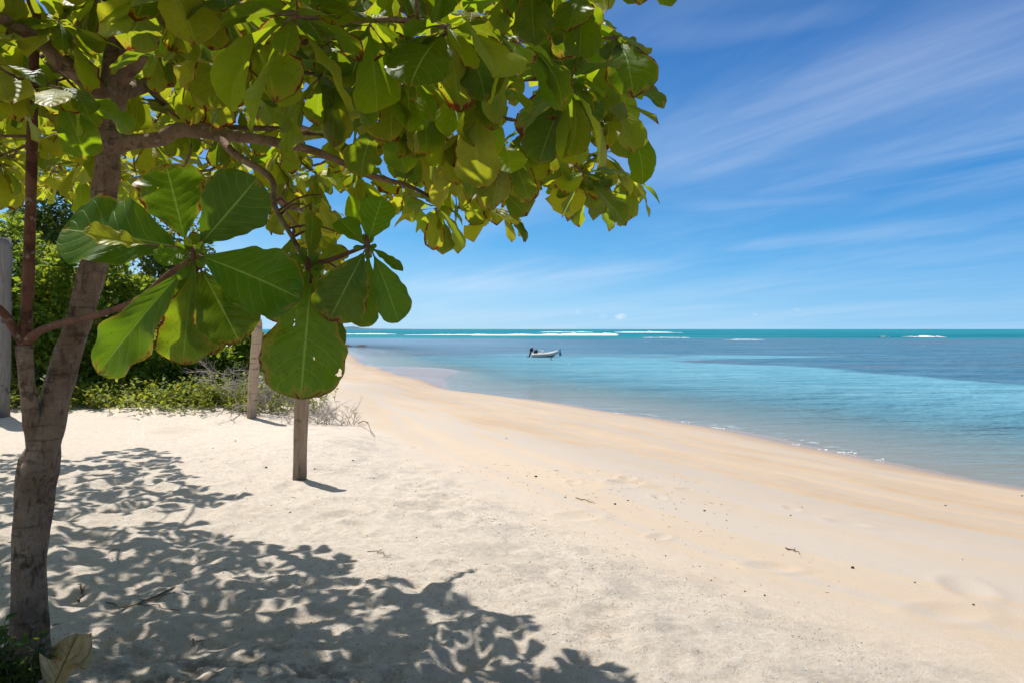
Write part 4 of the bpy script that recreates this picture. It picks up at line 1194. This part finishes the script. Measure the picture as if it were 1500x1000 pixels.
# dark seeds and pebbles one can count on the beach
M_seed = plain('dark_seed', (.05, .04, .035), .7, .3, .4, 40.0)
seeds = [(785, 698, 6), (901, 738, 6), (1032, 748, 5), (1249, 832, 8), (828, 728, 4), (920, 733, 4), (975, 814, 4), (1064, 762, 3), (1158, 755, 4), (1057, 739, 3), (1091, 866, 4), (1120, 872, 5), (742, 642, 3), (772, 697, 3),
         (390, 686, 6), (425, 752, 4), (345, 646, 4), (517, 674, 4), (461, 686, 4), (1385, 740, 4), (1410, 820, 3), (1340, 854, 4), (1426, 888, 5), (1198, 999, 4), (1262, 942, 3), (990, 745, 3), (744, 700, 3), (610, 787, 4), (1175, 743, 3), (1497, 726, 4),
         (505, 512, 4), (312, 656, 3), (465, 730, 3), (548, 700, 3), (1025, 830, 3), (1042, 850, 4), (960, 790, 3)]
base_seed = None
for i, (px, py, wpx) in enumerate(seeds):
    g = on_ground(px, py)
    if base_seed is None:
        mb = MB(); V = []; n1, n2 = 8, 6
        for a in range(n2 + 1):
            th = math.pi * a / n2
            for b_ in range(n1):
                ph = 6.283 * b_ / n1; rr = 1 + .12 * math.sin(3 * ph + a)
                V.append((math.sin(th) * math.cos(ph) * rr, math.sin(th) * math.sin(ph) * .75 * rr, math.cos(th) * .6))
        Fc = [(a * n1 + b_, (a + 1) * n1 + b_, (a + 1) * n1 + (b_ + 1) % n1, a * n1 + (b_ + 1) % n1) for a in range(n2) for b_ in range(n1)]
        mb.add(V, Fc)
        o = base_seed = mb.build('seed', M_seed)
        tag(o, 'small dark seed lying on the pale sand', 'seed', 'dark seeds scattered on the beach')
    else:
        o = base_seed.copy(); COL.objects.link(o)
    sc = wpx / F * g[1] / 2.6
    o.scale = (sc, sc, sc); o.location = (g[0], g[1], g[2] + sc * .35); o.rotation_euler = (0, 0, i * 1.3)

# leaf crumbs and bits of bark nobody could count
mb = MB(); R4 = random.Random(12)
for k in range(3600):
    if k % 3 == 0:
        x, y = R4.uniform(-2.6, .8), R4.uniform(3.0, 5.2)
    else:
        x, y = R4.uniform(-4.5, 2.5), R4.uniform(3.0, 9.5)
    if k % 3 == 1:                                   # the old tide line: most of the litter lies along it
        u = R4.random(); r0 = ray(660 + 660 * u, 742 + 245 * u + R4.gauss(0, 15)); q_ = r0 * (EYE + .24) / -r0[2]; x, y = q_[0], q_[1]
        if R4.random() < u * .75: continue
    s0, _ = shore_dist(np.array([x]), np.array([y]))
    if s0[0] < 9 and R4.random() < .85: continue
    z = gz(x, y); a = R4.uniform(0, 6.28); L = R4.uniform(.002, .011) * min(1.2, (y / 6.5) ** 1.2) * (.75 if k % 3 == 1 else 1); wd = L * R4.uniform(.12, .5)
    if k % 17 == 0: L, wd = L * 3.2, wd * .8
    c, s = math.cos(a), math.sin(a)
    V = [(x + (u * c - v * s), y + (u * s + v * c), z + h) for u, v, h in [(-L, -wd, .001), (L, -wd, .003), (L, wd, .002), (-L, wd, .0), (0, 0, .004 + wd * .6)]]
    mb.add(V, [(0, 1, 4), (1, 2, 4), (2, 3, 4), (3, 0, 4)], R4.choice([0, 0, 1]))
tag(mb.build('leaf_litter', [M_stem, M_dryleaf]), 'crumbs of dead leaf and bark strewn over the sand', kind='stuff')

# rocky spit far along the beach
mb = MB(); R5 = random.Random(2)
sx, sy = sea_xy(490, 507)
for k in range(16):
    c = np.array([sx + R5.uniform(-1, 1) * 3.0 + 1.5, sy + R5.uniform(-3, 3), SEA]); V = []; n1, n2 = 9, 5
    rr = R5.uniform(.5, 1.3)
    for a in range(n2 + 1):
        th = math.pi * a / n2 * .6
        for b_ in range(n1):
            ph = 6.283 * b_ / n1; q_ = rr * R5.uniform(.8, 1.2)
            V.append(c + np.array([math.sin(th) * math.cos(ph) * q_ * 1.4, math.sin(th) * math.sin(ph) * q_, math.cos(th) * .32 * q_ - .05]))
    mb.add(V, [(a * n1 + b_, (a + 1) * n1 + b_, (a + 1) * n1 + (b_ + 1) % n1, a * n1 + (b_ + 1) % n1) for a in range(n2) for b_ in range(n1)])
tag(mb.build('reef_rocks', M_rock), 'low dark ledge of rock where the far beach meets the water', kind='structure')

# ------------------------------------------------------------------ the inflatable boat
bx, by = sea_xy(797, 522.6)
K = by / F                                           # metres per photo pixel there
boat = empty('inflatable_boat', (bx, by, SEA), 'grey inflatable dinghy with black outboard floating on the turquoise water', 'boat')
M_tube = plain('grey_hypalon', (.52, .50, .47), .5, .4, .15, 4)
M_hull = plain('dinghy_hull', (.30, .28, .25), .5, .4, .2, 4)
M_black = plain('black_cowling', (.012, .013, .02), .35, .5, .1, 6)
M_white = plain('white_moulding', (.78, .78, .77), .4, .5, .08, 6)
M_screen = plain('dark_screen', (.05, .06, .07), .15, .6, .1, 4)
def bp(l, wd, h):                                    # along the boat (bow +), across, up
    return np.array([bx + l, by + wd, SEA + h])
HL = 1.42
ring = [(-HL, -.55, .22), (-.9, -.58, .22), (-.2, -.60, .24), (.5, -.56, .30), (1.0, -.42, .40), (1.35, -.2, .52), (1.46, 0, .56)]
full = [bp(*p) for p in ring] + [bp(a, -b_, c) for a, b_, c in ring[-2::-1]]
rk = spline(full, 60)
rad = np.array([.20 if 0 < i < 59 else .09 for i in range(60)], float); rad[1] = rad[58] = .16
mb = MB(); tube(mb, rk, rad, 14); tub = mb.build('tube', M_tube, boat)
mb = MB(); tube(mb, rk + [0, 0, -.03], np.full(60, .205), 10); 
for i in range(0): pass
sub = MB()
kk = np.array([p + np.array([0, 0, -.0]) for p in rk])
strip = []
for i in range(60):
    c = bp(0, 0, .3); o_ = nrm((rk[i] - c) * [1, 1, 0]); strip.append(rk[i] + o_ * .195)
tube(sub, strip, np.full(60, .028), 6); sub.build('rub_strip', M_hull, tub)
mb = MB(); V = []
secs = [(-1.35, .5, -.12, .1), (-.6, .52, -.18, .1), (.2, .5, -.17, .12), (.8, .38, -.05, .2), (1.2, .18, .16, .34), (1.38, .03, .36, .42)]
for (l, wd, kz, dk) in secs:
    V += [bp(l, -wd, dk), bp(l, 0, kz), bp(l, wd, dk), bp(l, wd * .9, dk + .03), bp(l, -wd * .9, dk + .03)]
Fc = [(i * 5 + k, i * 5 + (k + 1) % 5, (i + 1) * 5 + (k + 1) % 5, (i + 1) * 5 + k) for i in range(len(secs) - 1) for k in range(5)]
Fc += [(4, 3, 2, 1, 0), tuple((len(secs) - 1) * 5 + k for k in range(5))]
mb.add(V, Fc, 0, False); mb.build('hull', M_hull, boat)
def block(mb, c, size, tilt=0.0, taper=.8, smooth=False):
    c = np.array(c, float); sx_, sy_, sz_ = [v / 2 for v in size]; V = []
    lev = [(-1, .9), (-.8, 1), (.5, 1 - (1 - taper) * .5), (.88, taper), (1, taper * .8)]
    for h, k in lev:
        for (a, b_) in [(-1, -.7), (-.7, -1), (.7, -1), (1, -.7), (1, .7), (.7, 1), (-.7, 1), (-1, .7)]:
            p = np.array([a * sx_ * k, b_ * sy_ * k, h * sz_])
            p = np.array([p[0] * math.cos(tilt) + p[2] * math.sin(tilt), p[1], -p[0] * math.sin(tilt) + p[2] * math.cos(tilt)])
            V.append(c + p)
    Fc = [(i * 8 + k, i * 8 + (k + 1) % 8, (i + 1) * 8 + (k + 1) % 8, (i + 1) * 8 + k) for i in range(4) for k in range(8)]
    Fc += [tuple(range(7, -1, -1)), tuple(32 + k for k in range(8))]
    mb.add(V, Fc, 0, smooth)
mb = MB(); block(mb, bp(-1.38, 0, .30), (.10, .9, .5), 0, .95); mb.build('transom', M_white, boat)
mb = MB(); block(mb, bp(-1.40, 0, .82), (.40, .34, .42), .45, .8, True)
tube(mb, [bp(-1.42, 0, .66), bp(-1.56, 0, .34), bp(-1.66, 0, .10), bp(-1.70, 0, -.15)], [.13, .10, .08, .06], 10)
tube(mb, [bp(-1.78, 0, .02), bp(-1.9, 0, .02)], [.06, .03], 8)
mot = mb.build('outboard_motor', M_black, boat)
mb = MB()
for k in range(3):
    a = k * 2.094; d_ = np.array([0, math.cos(a), math.sin(a)]); c = bp(-1.86, 0, .02)
    e = np.cross(d_, [1, 0, 0]) * .05
    mb.add([c, c + d_ * .09 + e + [.02, 0, 0], c + d_ * .15, c + d_ * .09 - e - [.02, 0, 0]], [(0, 1, 2, 3)])
    mb.add([c + [.006, 0, 0], c + d_ * .09 + e + [.026, 0, 0], c + d_ * .15 + [.006, 0, 0], c + d_ * .09 - e - [.014, 0, 0]], [(3, 2, 1, 0)])
mb.build('propeller', M_black, mot)
mb = MB(); tube(mb, [bp(-1.28, .1, .8), bp(-1.34, .1, 1.08), bp(-1.36, .1, 1.16)], [.016, .016, .016], 6); block(mb, bp(-1.36, .1, 1.20), (.20, .14, .10), .2, .8); mb.build('stern_light', M_white, boat)
mb = MB(); block(mb, bp(-.92, .02, .58), (.46, .62, .5), .2, .7, True); mb.build('seat', M_black, boat)
mb = MB(); block(mb, bp(-.12, .0, .52), (.34, .5, .5), .15, .85); con = mb.build('console', M_white, boat)
mb = MB(); block(mb, bp(-.02, .0, .86), (.05, .46, .26), -.35, .85); mb.build('windscreen', M_screen, con)
mb = MB()
tube(mb, [bp(-.2 + .0, .16 * math.cos(a), .80 + .16 * math.sin(a)) for a in np.linspace(0, 6.283, 15)], np.full(15, .015), 6); mb.build('steering_wheel', M_black, con)
mb = MB(); tube(mb, [bp(-.7, -.2, .62), bp(-.45, -.1, .82), bp(-.3, 0, .72)], [.02, .02, .02], 6); mb.build('grab_rail', M_white, boat)

# stake standing in the shallows in front of the boat
sx, sy = sea_xy(807, 528)
st = empty('mooring_stake', (sx, sy, SEA - .6), 'short dark stake standing in the water in front of the boat', 'stake')
mb = MB(); tube(mb, [(sx, sy, SEA - .6), (sx, sy, SEA), (sx + .01, sy, SEA + .22), (sx + .01, sy, SEA + .32)], [.045, .043, .04, .036], 10, 0, True, .1); mb.build('shaft', M_stem, st)
mb = MB(); tube(mb, [(sx, sy, SEA + .235), (sx, sy, SEA + .265)], [.052, .052], 10); mb.build('rope_loop', M_hull, st)

# ------------------------------------------------------------------ the person wading at the bow
M_skin = plain('skin', (.20, .105, .065), .55, .35, .1, 12)
M_shirt = plain('turquoise_shirt', (.012, .20, .30), .8, .2, .2, 8)
M_hair = plain('dark_hair', (.012, .009, .008), .6, .3, .2, 40)
M_short = plain('dark_shorts', (.03, .04, .06), .8, .2, .2, 10)
wx0, wy0 = sea_xy(820.5, 520.2)
FZ = SEA - .98                                       # feet on the sea bed, water to the chest
def skin_mesh(name, joints, edges, radii, material, parent, root=0, lv=2):
    me = bpy.data.meshes.new(name); me.from_pydata([list(map(float, j)) for j in joints], edges, [])
    o = bpy.data.objects.new(name, me); COL.objects.link(o); o.parent = parent
    me.materials.append(material)
    mod = o.modifiers.new('skin', 'SKIN'); mod.use_smooth_shade = True
    for i, r in enumerate(radii):
        sv = me.skin_vertices[0].data[i]; sv.radius = (r, r) if not isinstance(r, tuple) else r; sv.use_root = (i == root)
    s = o.modifiers.new('subdivision', 'SUBSURF'); s.levels = lv; s.render_levels = lv
    return o
per = empty('person', (wx0, wy0, FZ), 'person in a turquoise shirt standing chest deep at the bow of the boat', 'person')
J = {}; jl = []; rl = []; ed = []
def j(n, p, r, par=None):
    J[n] = len(jl); jl.append(p); rl.append(r)
    if par: ed.append((J[par], J[n]))
j('pelvis', (0, 0, .92), (.15, .11)); j('waist', (0, 0, 1.08), (.135, .10), 'pelvis'); j('chest', (-.01, 0, 1.28), (.165, .115), 'waist'); j('top', (-.015, 0, 1.40), (.11, .09), 'chest')
j('neck', (-.02, 0, 1.48), .055, 'top'); j('jaw', (-.035, 0, 1.545), (.066, .07), 'neck'); j('skull', (-.03, 0, 1.63), (.082, .09), 'jaw'); j('crown', (-.025, 0, 1.69), (.06, .065), 'skull')
j('nose', (-.125, 0, 1.585), .012, 'jaw')
for s, nm in ((-1, 'a'), (1, 'b')):
    j('hip' + nm, (0, s * .10, .88), .095, 'pelvis'); j('knee' + nm, (-.02, s * .12, .48), .062, 'hip' + nm); j('ank' + nm, (.02, s * .13, .08), .042, 'knee' + nm); j('toe' + nm, (-.14, s * .14, .04), .035, 'ank' + nm)
    j('sh' + nm, (-.01, s * .19, 1.39), .062, 'top'); j('elb' + nm, (.02 if s > 0 else -.06, s * .31, 1.14), .044, 'sh' + nm); j('wr' + nm, (-.14, s * .30, .93), .030, 'elb' + nm)
    j('palm' + nm, (-.20, s * .295, .86), .034, 'wr' + nm)
    for f_, (dy, ln) in enumerate([(-.030, .072), (-.010, .082), (.010, .076), (.028, .060)]):
        j(f'k{f_}' + nm, (-.232, s * .295 + dy, .82), .0095, 'palm' + nm); j(f'm{f_}' + nm, (-.25, s * .295 + dy * 1.15, .82 - ln * .5), .0085, f'k{f_}' + nm); j(f't{f_}' + nm, (-.245, s * .295 + dy * 1.2, .82 - ln), .0075, f'm{f_}' + nm)
    j('th1' + nm, (-.235, s * .255, .875), .0105, 'palm' + nm); j('th2' + nm, (-.262, s * .245, .845), .009, 'th1' + nm)
body = skin_mesh('body', jl, ed, rl, M_skin, per)
sj = [(0, 0, .90), (0, 0, 1.08), (-.01, 0, 1.28), (-.015, 0, 1.405), (-.018, 0, 1.45), (-.01, -.20, 1.39), (-.04, -.285, 1.22), (-.01, .20, 1.39), (.01, .285, 1.22)]
skin_mesh('shirt', sj, [(0, 1), (1, 2), (2, 3), (3, 4), (3, 5), (5, 6), (3, 7), (7, 8)], [(.19, .14), (.17, .125), (.185, .135), (.13, .105), .07, .08, .072, .08, .072], M_shirt, per)
skin_mesh('shorts', [(0, 0, .96), (0, 0, .88), (0, -.11, .80), (-.01, -.12, .60), (0, .11, .80), (-.01, .12, .60)], [(0, 1), (1, 2), (2, 3), (1, 4), (4, 5)], [(.165, .125), (.165, .125), .11, .10, .11, .10], M_short, per)
skin_mesh('hair', [(.01, 0, 1.60), (.0, 0, 1.66), (-.02, 0, 1.715)], [(0, 1), (1, 2)], [(.085, .088), (.095, .10), (.06, .07)], M_hair, per)
for s in (-1, 1):
    mb = MB(); tube(mb, [(wx0 - .1085, wy0 + s * .032, FZ + 1.615), (wx0 - .1125, wy0 + s * .032, FZ + 1.615)], [.011, .008], 8); mb.build('eye', M_hair, per)

# ------------------------------------------------------------------ render settings
S.view_settings.view_transform = 'Standard'; S.view_settings.look = 'None'; S.view_settings.exposure = .30; S.view_settings.gamma = 1
S.render.film_transparent = False
S.cycles.max_bounces = 8; S.cycles.transparent_max_bounces = 16
S.cycles.use_denoising = True
